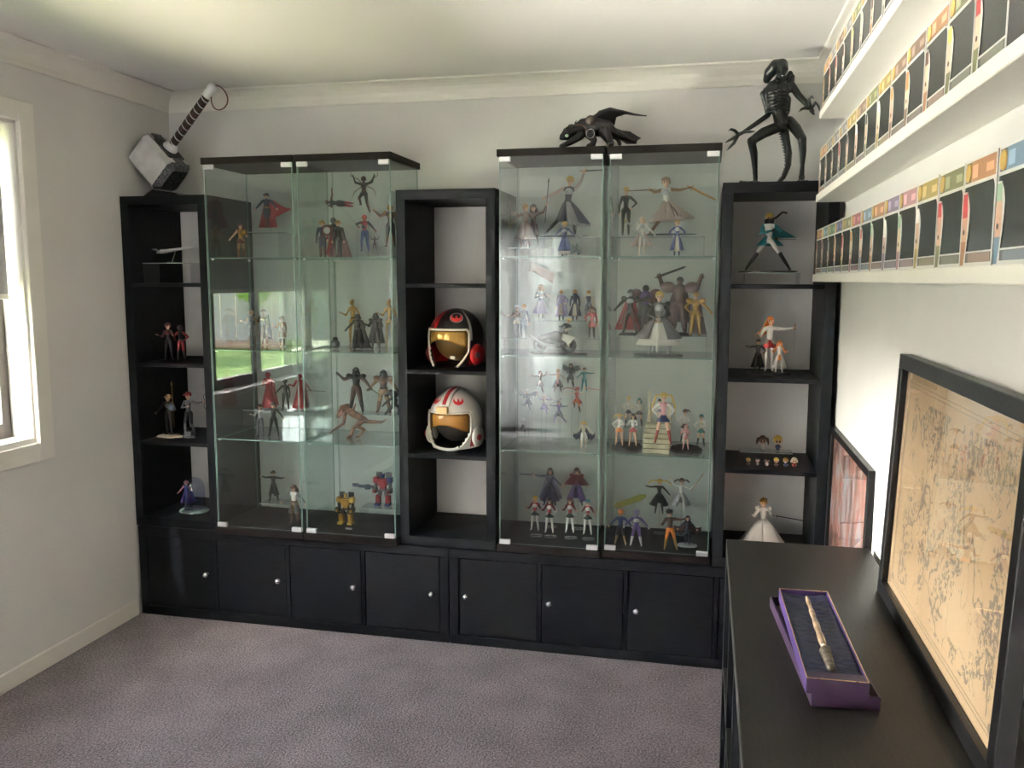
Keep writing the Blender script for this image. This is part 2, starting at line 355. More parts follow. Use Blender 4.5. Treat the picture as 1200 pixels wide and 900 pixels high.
tower(TOWX[0], 'black-brown open shelf tower in the left corner under the big hammer')
tower(TOWX[1], 'black-brown open shelf tower between the glass cabinets, holding two helmets')
tower(TOWX[2], 'black-brown open shelf tower in the right corner under the black creature statue')
TS = [ZB+FR+k*(CE+DV) for k in range(4)]       # cell floors in the towers
GS = [ZB+.032, .836, 1.224, 1.616]              # floors in the glass cabinets
GX = {}
def vitrine(key, x0, w_, yf, label):
    GX[key] = (x0, w_, yf)
    r = empty('glass_cabinet', (x0, yf, ZB), label, 'display cabinet', 'glass display cabinets on the low cabinets')
    D_, zt = .362, 1.617
    mk('base_board', bx(0, w_, 0, D_, 0, .031, bev=.002), WOODB, r)
    mk('top_board', bx(0, w_, 0, D_, zt-.028, zt, bev=.002), WOODB, r)
    z0, z1 = .031, zt-.028
    def slab(name, x0_, x1_, y0_, y1_, za, zb, edge, thin):
        b = bx(x0_, x1_, y0_, y1_, za, zb)
        me = b.mesh(name, [GLASS, edge])
        for f in me.polygons:
            f.material_index = 0 if abs(f.normal[thin]) > .9 else 1
        return mk(name, me, None, r)
    slab('side_pane', .008, .012, .016, D_-.012, z0, z1, GEDGE, 0)
    slab('side_pane', w_-.012, w_-.008, .016, D_-.012, z0, z1, GEDGE, 0)
    slab('back_pane', .014, w_-.014, D_-.012, D_-.008, z0, z1, GEDGE, 1)
    slab('door_pane', .010, w_-.010, .006, .010, z0+.004, z1-.004, GEDGE2, 1)
    for z in GS[1:]:
        slab('glass_shelf', .014, w_-.014, .020, D_-.014, z-.004-ZB, z-ZB, GEDGE, 2)
    for x in (.010, w_-.055):
        for z in (z0+.001, z1-.020):
            mk('hinge_clip', bx(x, x+.045, .001, .016, z, z+.019, bev=.0015), NICKEL, r)
    lk = MB()
    for x in (.016, w_-.022):
        for z in GS[1:]:
            for y in (.03, D_-.03): lk.box(x, x+.006, y, y+.010, z-.010-ZB, z-.004-ZB)
    mk('shelf_pegs', lk, NICKEL, r)
vitrine('L', .397, .420, -.430, 'leftmost tall glass display cabinet, with the window mirrored in its door')
vitrine('R', .821, .420, -.430, 'second tall glass display cabinet, just left of the helmet tower')
vitrine('A', 1.664, .425, -.395, 'third tall glass display cabinet, just right of the helmet tower')
vitrine('B', 2.095, .427, -.378, 'rightmost tall glass display cabinet, beside the right shelf tower')

# sideboard along the right wall
SX, SY0, SY1, SZ = 2.556, -2.675, -1.205, .77
r = empty('sideboard', (SX, SY0, 0), 'black-brown open sideboard along the right wall carrying the long box and map', 'sideboard')
L_ = SY1-SY0
mk('top_panel', bx(0, .392, 0, L_, SZ-FR, SZ, bev=.0015), WOODY, r)
mk('bottom_panel', bx(0, .392, 0, L_, 0, FR, bev=.0015), WOODY, r)
for y in (0, L_-FR): mk('end_panel', bx(0, .392, y, y+FR, FR, SZ-FR, bev=.0015), WOODV, r)
for k in (1, 2, 3):
    y = FR+k*CE+(k-1)*DV; mk('divider', bx(.002, .39, y, y+DV, FR, SZ-FR, bev=.0008), WOODV, r)
for k in range(4):
    y = FR+k*(CE+DV); mk('shelf', bx(.002, .39, y, y+CE, .377, .393, bev=.0008), WOODY, r)

# ------------------------------------------------------------------ white ledges with boxed figurines
LX = 2.852; LZ = (1.545, 1.828, 2.118)
names = ('lowest', 'middle', 'top')
for i, z in enumerate(LZ):
    ln = 3.0
    r = empty('wall_ledge', (LX, -.43-ln, z-.026), f'long narrow white wall ledge on the right wall, {names[i]} of the three', 'shelf', 'white wall ledges')
    mk('ledge_board', bx(0, XR-LX, 0, ln, 0, .026, bev=.002), LEDGE, r)
    mk('back_rail', bx(XR-LX-.012, XR-LX, .001, ln-.001, .026, .066, bev=.002), LEDGE, r)
BW, BD, BH = .150, .088, .158
WIN = pm((.030, .034, .031), .22, name='dark_box_window'); CARD = pm((.60, .59, .56), .45, name='white_card'); GREY = pm((.10, .10, .10), .5, name='grey_card')
HC = {'orange': (.65, .28, .09), 'teal': (.12, .38, .40), 'crimson': (.55, .06, .10), 'mustard': (.62, .45, .08), 'navy': (.08, .11, .35), 'lilac': (.36, .28, .50), 'sky blue': (.22, .42, .62),
      'brown': (.28, .14, .07), 'olive': (.25, .28, .08), 'pink': (.75, .35, .42), 'grey': (.3, .3, .3), 'green': (.12, .35, .12)}
HC = {k_: tuple(.40*c+.22*(.22, .20, .17)[i_] for i_, c in enumerate(v_)) for k_, v_ in HC.items()}
SKIN = (.55, .36, .25)
HAIRC = [(.10, .05, .03), (.65, .45, .10), (.35, .03, .03), (.02, .02, .02), (.75, .72, .68), (.45, .20, .06), (.30, .42, .30)]
base_me = {}
def fun_box(y, z, head, skin, hair, tilt, label, group, hb):
    r = empty('window_box', (LX+.008, y, z), label, 'box', group)
    r.rotation_euler[2] = tilt
    if 'c' not in base_me:
        base_me['c'] = MB().box(.0012, BD, 0, BW, 0, BH, bev=.001).mesh('carton', [GREY])
        # white printed front with rounded window cut: frame strips
        f = MB()
        f.box(0, .0014, 0, .0035, 0, BH).box(0, .0014, BW-.003, BW, 0, BH).box(0, .0014, 0, BW, 0, .006).box(0, .0014, 0, BW, BH-.004, BH).box(0, .0014, .0035, BW-.003, BH-.039, BH-.034)
        f.box(0, .0014, .0035, BW-.003, .020, .0225)
        for k in range(6):   # curved shoulders of the window
            t0, t1 = R(90/6*k), R(90/6*(k+1))
            f.add([(0, .0035, BH-.034), (0, .0035+.025*(1-math.sin(t0)), BH-.034-.02*(1-math.cos(t0))), (0, .0035+.025*(1-math.sin(t1)), BH-.034-.02*(1-math.cos(t1)))], [(0, 1, 2)])
        base_me['f'] = f.mesh('white_border', [CARD])
        base_me['w'] = MB().box(.0006, .0016, .0035, BW-.003, .0225, BH-.039).mesh('window', [WIN])
        s = MB()
        zs = [.0, .02, .045, .07, .085, .10, .112]; wd = [.020, .021, .027, .030, .030, .024, .012]
        for k in range(6):
            s.add([(-.0004, BW-.004-wd[k]-.003, zs[k]), (-.0004, BW-.001, zs[k]), (-.0004, BW-.001, zs[k+1]), (-.0004, BW-.004-wd[k+1]-.003, zs[k+1])], [(0, 1, 2, 3)])
        base_me['o'] = s.mesh('art_outline', [CARD])
    mk('carton', base_me['c'], None, r); mk('white_border', base_me['f'], None, r); mk('window', base_me['w'], None, r); mk('art_outline', base_me['o'], None, r)
    hd = MB().box(-.0002, .0016, .0035, BW-.034, BH-.034, BH-.004, 0).box(-.0004, .0016, BW-.066, BW-.040, BH-.029, BH-.010, 1).box(-.0004, .0016, .012, .045, BH-.026, BH-.014, 1)
    mk('header_print', hd, [pm(HC[head], .4), pm(tuple(min(.9, c*1.7+.10) for c in HC[head]), .4)], r)
    lg = MB().tube([(-.0008, BW-.0185, BH-.019), (.001, BW-.0185, BH-.019)], .0135, 14); mk('round_mark', lg, pm((.50, .33, .09), .4), r)
    ft = MB().box(-.0002, .0015, .008, BW-.04, .006, .019); mk('footer_print', ft, pm(tuple(.4*c+.12 for c in HC[head]), .5), r)
    a = MB(); wd2 = lambda zz: .016+.010*math.sin(min(1, zz/.10)*2.6)
    zs = [.002+.107*k/9 for k in range(10)]
    for k in range(9):
        mi = 2 if zs[k] < .028 else (1 if zs[k] < hb else 0)
        a.add([(-.0008, BW-.003-wd2(zs[k]), zs[k]), (-.0008, BW-.0025, zs[k]), (-.0008, BW-.0025, zs[k+1]), (-.0008, BW-.003-wd2(zs[k+1]), zs[k+1])], [(0, 1, 2, 3)], mi)
    a.tube([(-.0009, BW-.014, .052), (-.0014, BW-.014, .052)], .0042, 10, 3)
    mk('character_panel', a, [pm(hair, .5), pm(skin, .5), pm(HC[head], .5), pm((.02, .015, .012), .4)], r)
rnd = random.Random(3); hk = list(HC)
ords = 'first second third fourth fifth sixth seventh eighth ninth tenth eleventh twelfth thirteenth fourteenth fifteenth sixteenth seventeenth eighteenth'.split()
hairn = ['brown', 'blond', 'dark red', 'black', 'white', 'ginger', 'grey-green']
for li, n in ((0, 14), (1, 13), (2, 9)):
    for i in range(n):
        yc = -.435-BW-i*.1535+rnd.uniform(-.001, .001)
        hc_ = hk[(i*5+rnd.randrange(2)) % 12] if li == 0 else rnd.choice(['brown', 'grey', 'olive', 'mustard', 'brown', 'orange', 'grey']); hi = rnd.randrange(7)
        fun_box(yc, LZ[li], hc_, rnd.choice([SKIN, (.60, .46, .34), (.52, .36, .28)]), HAIRC[hi], rnd.uniform(-.006, .006),
                f'window box, {hc_} header, {ords[i]} from the corner on the {names[li]} ledge', f'window boxes on the {names[li]} ledge', .07+.012*rnd.random())

# ------------------------------------------------------------------ framed map on the sideboard
def map_mat():
    mt, t, b = new_mat('parchment_map'); tc = t.nodes.new('ShaderNodeTexCoord')
    def nz(sc, dt, dist=0, off=(0, 0, 0)):
        mp = t.nodes.new('ShaderNodeMapping'); mp.inputs['Location'].default_value = off
        t.links.new(tc.outputs['Object'], mp.inputs[0])
        n = t.nodes.new('ShaderNodeTexNoise'); n.inputs['Scale'].default_value = sc; n.inputs['Detail'].default_value = dt; n.inputs['Distortion'].default_value = dist
        t.links.new(mp.outputs[0], n.inputs['Vector']); return n.outputs[0]
    def mt_(op, a, bv=None, c=None):
        n = t.nodes.new('ShaderNodeMath'); n.operation = op
        for i, q in enumerate((a, bv, c)):
            if q is None: continue
            if isinstance(q, (int, float)): n.inputs[i].default_value = q
            else: t.links.new(q, n.inputs[i])
        return n.outputs[0]
    sx = t.nodes.new('ShaderNodeSeparateXYZ'); t.links.new(tc.outputs['Object'], sx.inputs[0])
    coast = mt_('LESS_THAN', mt_('ABSOLUTE', mt_('SUBTRACT', nz(4.2, 9, .2), .5)), .0075)
    # rugged mountain chains: fine spots inside broad blotches
    blot = mt_('GREATER_THAN', nz(5, 3, .6, (4, 2, 7)), .50)
    spots = mt_('GREATER_THAN', nz(95, 3, .5), .535)
    mount = mt_('MULTIPLY', blot, spots)
    riv = mt_('LESS_THAN', mt_('ABSOLUTE', mt_('SUBTRACT', nz(8, 6, .3, (9, 1, 3)), .5)), .004)
    ink = mt_('MAXIMUM', coast, mt_('MAXIMUM', mount, riv))
    inx = mt_('MULTIPLY', mt_('GREATER_THAN', sx.outputs[1], .085), mt_('LESS_THAN', sx.outputs[1], .75))
    inz = mt_('MULTIPLY', mt_('GREATER_THAN', sx.outputs[2], .075), mt_('LESS_THAN', sx.outputs[2], .495))
    ink = mt_('MULTIPLY', mt_('MULTIPLY', ink, inx), inz)
    pr = t.nodes.new('ShaderNodeValToRGB'); pr.color_ramp.elements[0].color = (.36, .235, .135, 1); pr.color_ramp.elements[1].color = (.46, .325, .205, 1)
    pr.color_ramp.elements[0].position = .3; pr.color_ramp.elements[1].position = .7; t.links.new(nz(4, 4), pr.inputs[0])
    mx = t.nodes.new('ShaderNodeMix'); mx.data_type = 'RGBA'; t.links.new(mt_('MULTIPLY', ink, .76), mx.inputs[0]); t.links.new(pr.outputs[0], mx.inputs[6])
    mx.inputs[7].default_value = (.10, .085, .075, 1); t.links.new(mx.outputs[2], b.inputs['Base Color']); b.inputs['Roughness'].default_value = .8
    return mt
def frame(name, label, cat, loc, W_, Hh, rot, art, bar=.026, dep=.024, group=None, lip=True):
    """local: y along the width, z up, front face towards -x"""
    r = empty(name, loc, label, cat, group); r.rotation_euler = rot
    mk('frame_rail', bx(0, dep, 0, W_, Hh-bar, Hh, bev=.0015), BLACKP, r); mk('frame_rail', bx(0, dep, 0, W_, 0, bar, bev=.0015), BLACKP, r)
    for y in (0, W_-bar): mk('frame_stile', bx(0, dep, y, y+bar, bar, Hh-bar, bev=.0015), BLACKP, r)
    a = mk('print', bx(dep*.55, dep*.6, bar, W_-bar, bar, Hh-bar), art, r)
    mk('backing', bx(dep*.62, dep-.001, bar*.5, W_-bar*.5, bar*.5, Hh-bar*.5), pm((.1, .08, .06), .8, name='backing_board'), r)
    mk('glazing', bx(dep*.38, dep*.44, bar, W_-bar, bar, Hh-bar), PANE, r)
    return r, a
MW, MH = .872, .583
mr, ma = frame('framed_map', 'large black-framed parchment map of coasts and mountains leaning on the wall above the sideboard', 'framed map', (2.908, -2.425, .7702), MW, MH, (0, R(2.2), 0), map_mat(), bar=.033, dep=.028)
INK = pm((.16, .125, .095), .8, name='map_ink')
b = MB(); X = .028*.55-.0006
def ln(y0, y1, z0, z1): b.box(X, X+.0004, y0, y1, z0, z1)
y0, y1, z0, z1 = .062, MW-.062, .052, MH-.058
for d in (0, .009): 
    ln(y0+d, y1-d, z0+d, z0+d+.0011); ln(y0+d, y1-d, z1-d-.0011, z1-d); ln(y0+d, y0+d+.0011, z0+d, z1-d); ln(y1-d-.0011, y1-d, z0+d, z1-d)
for cy_, cz_ in ((y0+.016, z0+.014), (y1-.016, z0+.014)): b.tube([(X, cy_, cz_), (X+.0004, cy_, cz_)], .0085, 14)
k = random.Random(4)
for row, (ya, zb_, n, hh) in enumerate(((.33, .440, 9, .034), (.60, .46, 3, .014), (.22, .33, 4, .010), (.42, .12, 7, .008), (.33, .10, 9, .008), (.60, .20, 4, .008))):
    for i in range(n):     # hand-drawn lettering too small to read
        yy = ya-i*hh*.8; zz = zb_+k.uniform(-.002, .002)-(.0015*i if row == 0 else 0)
        ln(yy-(.0028 if row == 0 else .0012), yy, zz, zz+hh)
        if i % 3: ln(yy-hh*.5, yy, zz+(hh-.002)*k.choice((0, 1)), zz+(hh-.002)*k.choice((0, 1))+.0016+.0001) if False else ln(yy-hh*.5, yy, zz+hh*.45, zz+hh*.45+.0015)
        if i % 2: ln(yy-hh*.5, yy, zz+hh-.0015, zz+hh)
mk('map_drawing', b, INK, ma)
def poster_mat():
    mt, t, b = new_mat('poster_print'); tc = t.nodes.new('ShaderNodeTexCoord')
    mp = t.nodes.new('ShaderNodeMapping'); mp.inputs['Scale'].default_value = (1, 3.2, 1.2); t.links.new(tc.outputs['Object'], mp.inputs[0])
    n = t.nodes.new('ShaderNodeTexNoise'); n.inputs['Scale'].default_value = 3.2; n.inputs['Detail'].default_value = 5; n.inputs['Distortion'].default_value = 1.4
    t.links.new(mp.outputs[0], n.inputs['Vector'])
    cr = t.nodes.new('ShaderNodeValToRGB'); e = cr.color_ramp.elements
    e[0].position = .30; e[0].color = (.06, .045, .07, 1); e[1].position = .60; e[1].color = (.50, .52, .60, 1)
    for p, c in ((.40, (.30, .17, .14)), (.47, (.62, .36, .28)), (.50, (.58, .10, .08)), (.54, (.80, .62, .55)), (.59, (.55, .55, .66))):
        q = cr.color_ramp.elements.new(p); q.color = (*c, 1)
    t.links.new(n.outputs[0], cr.inputs[0]); t.links.new(cr.outputs[0], b.inputs['Base Color']); b.inputs['Roughness'].default_value = .4
    return mt
frame('framed_poster', 'black-framed pale and pinkish painted poster leaning in the corner behind the sideboard', 'picture', (2.934, -1.175, .002), .775, .985, (0, R(.5), 0), poster_mat(), bar=.024, dep=.02)

# ------------------------------------------------------------------ long open presentation box with a wand
PUR = noise_mat('purple_box_paper', (.022, .010, .065), (.038, .017, .10), 20, .42); PURD = noise_mat('dark_violet_paper', (.014, .006, .020), (.028, .012, .036), 20, .4)
NAVY = noise_mat('crushed_navy_satin', (.0015, .004, .020), (.006, .015, .060), 45, .5, 1, 60); GOLD = pm((.72, .48, .25), .3, .8, name='gold_edging')
bl_ = at(957, 807, z=.820); br_ = at(1006, 792, z=.820); fl_ = at(922, 698, z=.820); fr_ = at(960, 688, z=.820)
c0 = (bl_+br_+fl_+fr_)/4; ax = ((fl_+fr_)/2-(bl_+br_)/2); ang = math.atan2(-ax.x, ax.y); Lb = ax.length; Wb = ((br_-bl_).length+(fr_-fl_).length)/2
c0.z = 0
r = empty('box_lid', (c0.x+.002, c0.y+.014, .7705), 'upturned dark violet lid under the open purple box, sticking out at both ends', 'lid', rz=ang+R(3.2))
wl, ll, t_ = Wb+.012, Lb+.022, .003
b = MB().box(-wl/2, wl/2, -ll/2, ll/2, 0, .003).box(-wl/2, -wl/2+t_, -ll/2, ll/2, .003, .0245).box(wl/2-t_, wl/2, -ll/2, ll/2, .003, .0245)
b.box(-wl/2+t_, wl/2-t_, -ll/2, -ll/2+t_, .003, .0245).box(-wl/2+t_, wl/2-t_, ll/2-t_, ll/2, .003, .0245)
mk('lid_tray', b, PURD, r); mk('cream_lining', bx(-wl/2+.02, wl/2-.006, -ll/2+.004, ll/2-.004, .003, .0045), pm((.55, .45, .30), .6, name='cream_paper'), r)
r = empty('presentation_box', (c0.x, c0.y, .7953), 'long open purple presentation box lined in navy satin on the sideboard', 'box', rz=ang)
hh = .0275
b = MB().box(-Wb/2, -Wb/2+t_, -Lb/2, Lb/2, 0, hh).box(Wb/2-t_, Wb/2, -Lb/2, Lb/2, 0, hh).box(-Wb/2+t_, Wb/2-t_, -Lb/2, -Lb/2+t_, 0, hh).box(-Wb/2+t_, Wb/2-t_, Lb/2-t_, Lb/2, 0, hh).box(-Wb/2+t_, Wb/2-t_, -Lb/2+t_, Lb/2-t_, 0, .003)
b.box(-Wb/2+.0008, Wb/2-.0008, -Lb/2-.0006, -Lb/2, 0, hh, 1); mk('box_tray', b, [PUR, PURD], r)
g = .0016
b = MB().box(-Wb/2, -Wb/2+g, -Lb/2, Lb/2, hh, hh+.001).box(Wb/2-g, Wb/2, -Lb/2, Lb/2, hh, hh+.001).box(-Wb/2, Wb/2, -Lb/2, -Lb/2+g, hh, hh+.001).box(-Wb/2, Wb/2, Lb/2-g, Lb/2, hh, hh+.001)
mk('gold_edging', b, GOLD, r)
rr = random.Random(2)
gr = [[(-Wb/2+.004+(Wb-.008)*i/10, -Lb/2+.035+(Lb-.042)*j/60, .0165+.004*abs(i-5)/5+rr.uniform(-.0016, .0016)) for j in range(61)] for i in range(11)]
mk('satin_lining', MB().sheet(gr, .002), NAVY, r, True)
mk('end_panel', bx(-Wb/2+.003, Wb/2-.003, -Lb/2+.003, -Lb/2+.034, .004, hh-.002), PURD, r)
WD = noise_mat('carved_bone_wood', (.08, .05, .03), (.26, .18, .12), 60, .4, .4, 200)
wnd = empty('wand', (c0.x, c0.y, .7953+.0215), 'knobbly carved wooden wand with dark grip lying in the navy satin', 'wand', rz=ang-R(.8))
z_ = .0035; ys = [-.165, -.155, -.13, -.105, -.09]
def prof(y0_, y1_, n, base, amp, per): 
    return [((0, y0_+(y1_-y0_)*i/(n-1), z_)) for i in range(n)], [base[0]+(base[1]-base[0])*i/(n-1)+amp*abs(math.sin(i*per)) for i in range(n)]
s_ = Lb/.47
p, q = prof(-.075*s_, .20*s_, 44, (.0058, .0022), .0024, .29); mk('shaft', MB().tube(p, q, 10), WD, wnd, True)
p, q = prof(-.095*s_, -.075*s_, 4, (.0052, .0048), 0, 1); mk('collar', MB().tube(p, q, 12), pm((.75, .58, .45), .35, name='pale_bone'), wnd, True)
p, q = prof(-.185*s_, -.095*s_, 20, (.0045, .0080), .0036, .8); mk('grip', MB().tube(p, q, 10), pm((.05, .04, .03), .35, name='dark_grip'), wnd, True)

# ------------------------------------------------------------------ war hammer on the left tower
HY = -.26
hc = at(187, 191, y=HY)
r = empty('war_hammer', hc, 'big steel war hammer with leather-bound handle and wrist strap, standing on the left tower', 'hammer')
r.rotation_euler = Euler((0, R(45.5), R(-8)), 'XYZ')     # local x = head axis, local z = handle
S1 = noise_mat('worn_steel', (.52, .52, .53), (.66, .66, .67), 12, .34); S1.node_tree.nodes['Principled BSDF'].inputs['Metallic'].default_value = .3
S2 = noise_mat('dark_engraved_steel', (.05, .05, .055), (.22, .22, .23), 120, .4, .8, 240); S2.node_tree.nodes['Principled BSDF'].inputs['Metallic'].default_value = .85
hx, hy, hz, cb = .112, .072, .078, .024
bm_ = MB(); vs = []
for x, s in ((-hx, 1), (-hx+cb, 0), (hx-cb, 0), (hx, 1)):
    k_ = cb if s else 0; c_ = .018
    oy, oz = hy-k_, hz-k_
    ring = [(-oy+c_*(1-s*.4), -oz), (oy-c_*(1-s*.4), -oz), (oy, -oz+c_*(1-s*.4)), (oy, oz-c_*(1-s*.4)), (oy-c_*(1-s*.4), oz), (-oy+c_*(1-s*.4), oz), (-oy, oz-c_*(1-s*.4)), (-oy, -oz+c_*(1-s*.4))]
    vs += [(x, a, b__) for a, b__ in ring]
fs = []; mi = []
for i in range(3):
    for j in range(8):
        fs.append((i*8+j, i*8+(j+1) % 8, (i+1)*8+(j+1) % 8, (i+1)*8+j)); mi.append(1 if (i != 1) else 0)
bm_.add(vs, fs); bm_.mi = mi; bm_.add(vs[:8], [tuple(range(7, -1, -1))], 1); bm_.add(vs[24:], [tuple(range(8))], 1)
mk('hammer_head', bm_, [S1, S2], r)
mk('head_band', MB().box(-.06, .06, -.050, .050, .074, .084, bev=.006).box(-.10, -.062, -.03, .03, .076, .081, bev=.002).box(.062, .10, -.03, .03, .076, .081, bev=.002), S2, r)
mk('collar', MB().lathe([(.03, .08), (.034, .09), (.026, .104), (.024, .112)], 18), S1, r, True)
LE = pm((.045, .018, .012), .6, name='brown_leather')
mk('handle', MB().lathe([(.0175, .10), (.0185, .20), (.0185, .33), (.0175, .385)], 18), LE, r, True)
for i in range(9):
    mk('silver_band', MB().tube([(0, 0, .118+i*.031), (.0012, 0, .1215+i*.031)], .0205, 18), S1, r)
mk('pommel', MB().lathe([(.018, .378), (.021, .384), (.020, .410), (.0225, .430), (.017, .444), (.0, .446)], 18), S1, r, True)
loop = []
for i in range(25):
    t = i/24*2*math.pi; loop.append(Vector((.052*(1-math.cos(t))*1.0, .0, -.032*math.sin(t)*(1.3-.3*math.cos(t)))))
q_ = Matrix.Rotation(R(26), 3, 'Y')
mk('wrist_strap', MB().tube([Vector((.004, 0, .443))+q_@p_ for p_ in loop], .0028, 6), pm((.13, .03, .02), .5, name='red_leather_strap'), r, True)
b = MB(); zt0 = ZB+TH
hb_ = at(196, 226, y=HY)
b.add([(-.10, -.06, 0), (.10, -.06, 0), (.10, .08, 0), (-.10, .08, 0), (-.055, -.045, .035), (.055, -.045, .02), (.055, .065, .02), (-.055, .065, .035)], [(3, 2, 1, 0), (4, 5, 6, 7), (0, 1, 5, 4), (1, 2, 6, 5), (2, 3, 7, 6), (3, 0, 4, 7)])
mk('hammer_stand', b, BLACKP, None, label='black wedge-shaped stand under the war hammer on the left tower', category='stand').location = (hb_.x+.01, HY, zt0+.0005)

# ------------------------------------------------------------------ pilot helmets in the middle tower
def helmet(loc, rz, label, shell, trim_c, visor, crest, kind):
    r = empty('pilot_helmet', loc, label, 'helmet', 'pilot helmets in the middle tower', rz=rz)
    a, b2, c = .112, .126, .120; zc = .134
    NU, NV = 56, 34
    def P(t, ph, k=1.0):
        zz = math.sin(ph); cc = math.cos(ph)
        if ph < 0: cc = 1-.16*(zz*zz)      # straight sides below the brow
        return Vector((a*k*cc*math.sin(t), -b2*k*cc*math.cos(t), zc+c*k*zz if ph > 0 else zc+.128*k*zz))
    vs = []; ph0, ph1 = R(-88), R(89)
    for j in range(NV+1):
        ph = ph0+(ph1-ph0)*j/NV
        for i in range(NU): vs.append(P(2*math.pi*i/NU, ph))
    fs = []; mi = []
    for j in range(NV):
        ph = ph0+(ph1-ph0)*(j+.5)/NV
        if ph < R(-72): continue
        for i in range(NU):
            t = (2*math.pi*(i+.5)/NU+math.pi) % (2*math.pi)-math.pi; td = abs(math.degrees(t)); pd = math.degrees(ph)
            open_ = (-26 < pd < 16 and td < 62) or (pd <= -26 and td < 62-(abs(pd)-26)*.62)
            if open_: continue
            m_ = 0
            if pd > 18 and 12 < td < 48 and kind == 0 and t < 0: m_ = 1 if not 27 < td < 33 else 0
            if kind == 0 and pd > -5 and 66 < td < 71 and t > 0: m_ = 2
            if kind == 0 and pd > 16 and 30 > t*57.3 > 70: m_ = 0
            if pd < -20 and td > 64 and td < 120 and pd > -62: m_ = 1
            if kind == 1 and pd > 18 and td < 7: m_ = 1
            fs.append((j*NU+i, j*NU+(i+1) % NU, (j+1)*NU+(i+1) % NU, (j+1)*NU+i)); mi.append(m_)
    b = MB().add(vs, fs); b.mi = mi
    o = mk('shell', b, [shell, trim_c, pm((.40, .38, .35), .4, name='pale_line'), pm((.006, .006, .006), .9, name='black_padding')], r, True)
    so = o.modifiers.new('thick', 'SOLIDIFY'); so.thickness = .006; so.offset = -1
    if kind: so.material_offset = 3
    # inner liner
    mk('liner', MB().ball((0, .012, zc-.004), (a*.86, b2*.84, c*.84), 28, 18), pm((.02, .017, .013), .8, name='dark_liner') if kind else pm((.09, .055, .015), .45, name='amber_liner'), r, True)
    g = [[P(R(-58+116*i/16), R(14-(30 if kind else 26)*j/6+(8*math.cos(R((-58+116*i/16)*2.6))*j/6)), .965) for j in range(7)] for i in range(17)]
    mk('visor', MB().sheet(g, .002), visor, r, True)
    edge = [P(R(s), R(16.5), 1.012) for s in range(-62, 63, 6)]
    e2 = [P(R(62), R(q), 1.012) for q in range(10, -27, -6)]+[P(R(62-(abs(q)-26)*.62), R(q), 1.012) for q in range(-32, -72, -6)]
    mir = [Vector((-p_.x, p_.y, p_.z)) for p_ in e2]
    mk('opening_trim', MB().tube(mir[::-1]+edge+e2, .0050, 8), pm((.62, .58, .50), .4, name='pale_rubber'), r, True)
    for s in (-1, 1):
        cc = Vector((s*(a*.98), -.012, .062))
        e = mk('ear_cover', MB().ball(cc, (.019, .050, .046), 16, 10), trim_c if kind == 0 else pm((.62, .60, .55), .4, name='bone_plastic'), r, True)
        mk('ear_boss', MB().tube([cc+Vector((s*.010, -.024, .0)), cc+Vector((s*.020, -.026, 0))], .013, 14), pm((.10, .10, .10), .4) if kind == 0 else trim_c, e)
        # round emblem: ring with a red winged shape inside, on the brow side
        tt, pp = R(s*36), R(43)
        n = P(tt, pp, 1.03)-Vector((0, 0, zc)); n.normalize(); base = P(tt, pp, 1.006)
        u_ = n.cross(Vector((0, 0, 1))).normalized(); v_ = u_.cross(n)
        if kind == 0 and s < 0: continue
        em = MB()
        for k in range(20):
            a0_, a1_ = R(18*k), R(18*(k+1))
            if kind: break
            em.add([base+n*.0005+(u_*math.cos(q)+v_*math.sin(q))*rad for q, rad in ((a0_, .027), (a1_, .027), (a1_, .0235), (a0_, .0235))], [(0, 1, 2, 3)], 1)
        wing = []
        for k in range(13):   # crescent opening upward
            q = R(150+240*k/12); wing.append((.022*math.cos(q), .022*math.sin(q)))
        inn = [(.0165*math.cos(R(160+220*k/12)), .0165*math.sin(R(160+220*k/12))+.010) for k in range(13)]
        for k in range(12):
            em.add([base+n*.0012+u_*x+v_*y for x, y in (wing[k], wing[k+1], inn[k+1], inn[k])], [(0, 1, 2, 3)], 0)
        em.add([base+n*.0012+u_*x+v_*y for x, y in ((-.006, -.008), (.006, -.008), (.0035, .006), (0, .013), (-.0035, .006))], [(0, 1, 2, 3, 4)], 0)
        mk('emblem', em, [pm((.45, .02, .02), .4, name='red_emblem'), pm((.30, .28, .28), .4, name='grey_ring')], r)
    if crest:
        g = [[(x, -b2*1.02*math.cos(R(q)), zc+c*1.045*math.sin(R(q))) for q in range(30, 151, 8)] for x in (-.021, -.007, .007, .021)]
        mk('crest', MB().sheet(g, .010), shell, r, True)
        g = [[(x, -b2*1.07*math.cos(R(q)), zc+c*1.095*math.sin(R(q))) for q in range(32, 149, 8)] for x in (-.008, .008)]
        mk('crest_stripe', MB().sheet(g, .003), trim_c, r, True)
        mk('brow_plate', MB().box(-.026, .026, -.012, .008, -.014, .014, bev=.003), pm((.55, .36, .16), .5, name='tan_plate'), r).location = (0, -b2*1.0, zc+.048)
        pts = [(.062*math.sin(R(q)), -.105+.02*math.cos(R(q)), .030-.022*math.cos(R(q))) for q in range(-70, 81, 10)]
        mk('chin_strap', MB().tube(pts, .007, 8, flat=.35), pm((.66, .62, .54), .5, name='white_strap'), r, True)
    else:
        mk('jaw_mic', MB().box(-.014, .014, -.006, .006, -.007, .007, bev=.002), pm((.25, .24, .23), .35, .6), r).location = (.055, -.112, .055)
helm_v = glass_mat('amber_visor', (.75, .48, .13), .10)
helmet((1.447, -.225, TS[2]-.0045), R(-16), 'black flight helmet with red stripes and gold visor, upper of the two helmets', pm((.007, .007, .008), .3, name='black_shell'), pm((.34, .012, .014), .35, name='red_shell'), pm((.34, .20, .045), .16, .35, name='gold_visor'), False, 0)
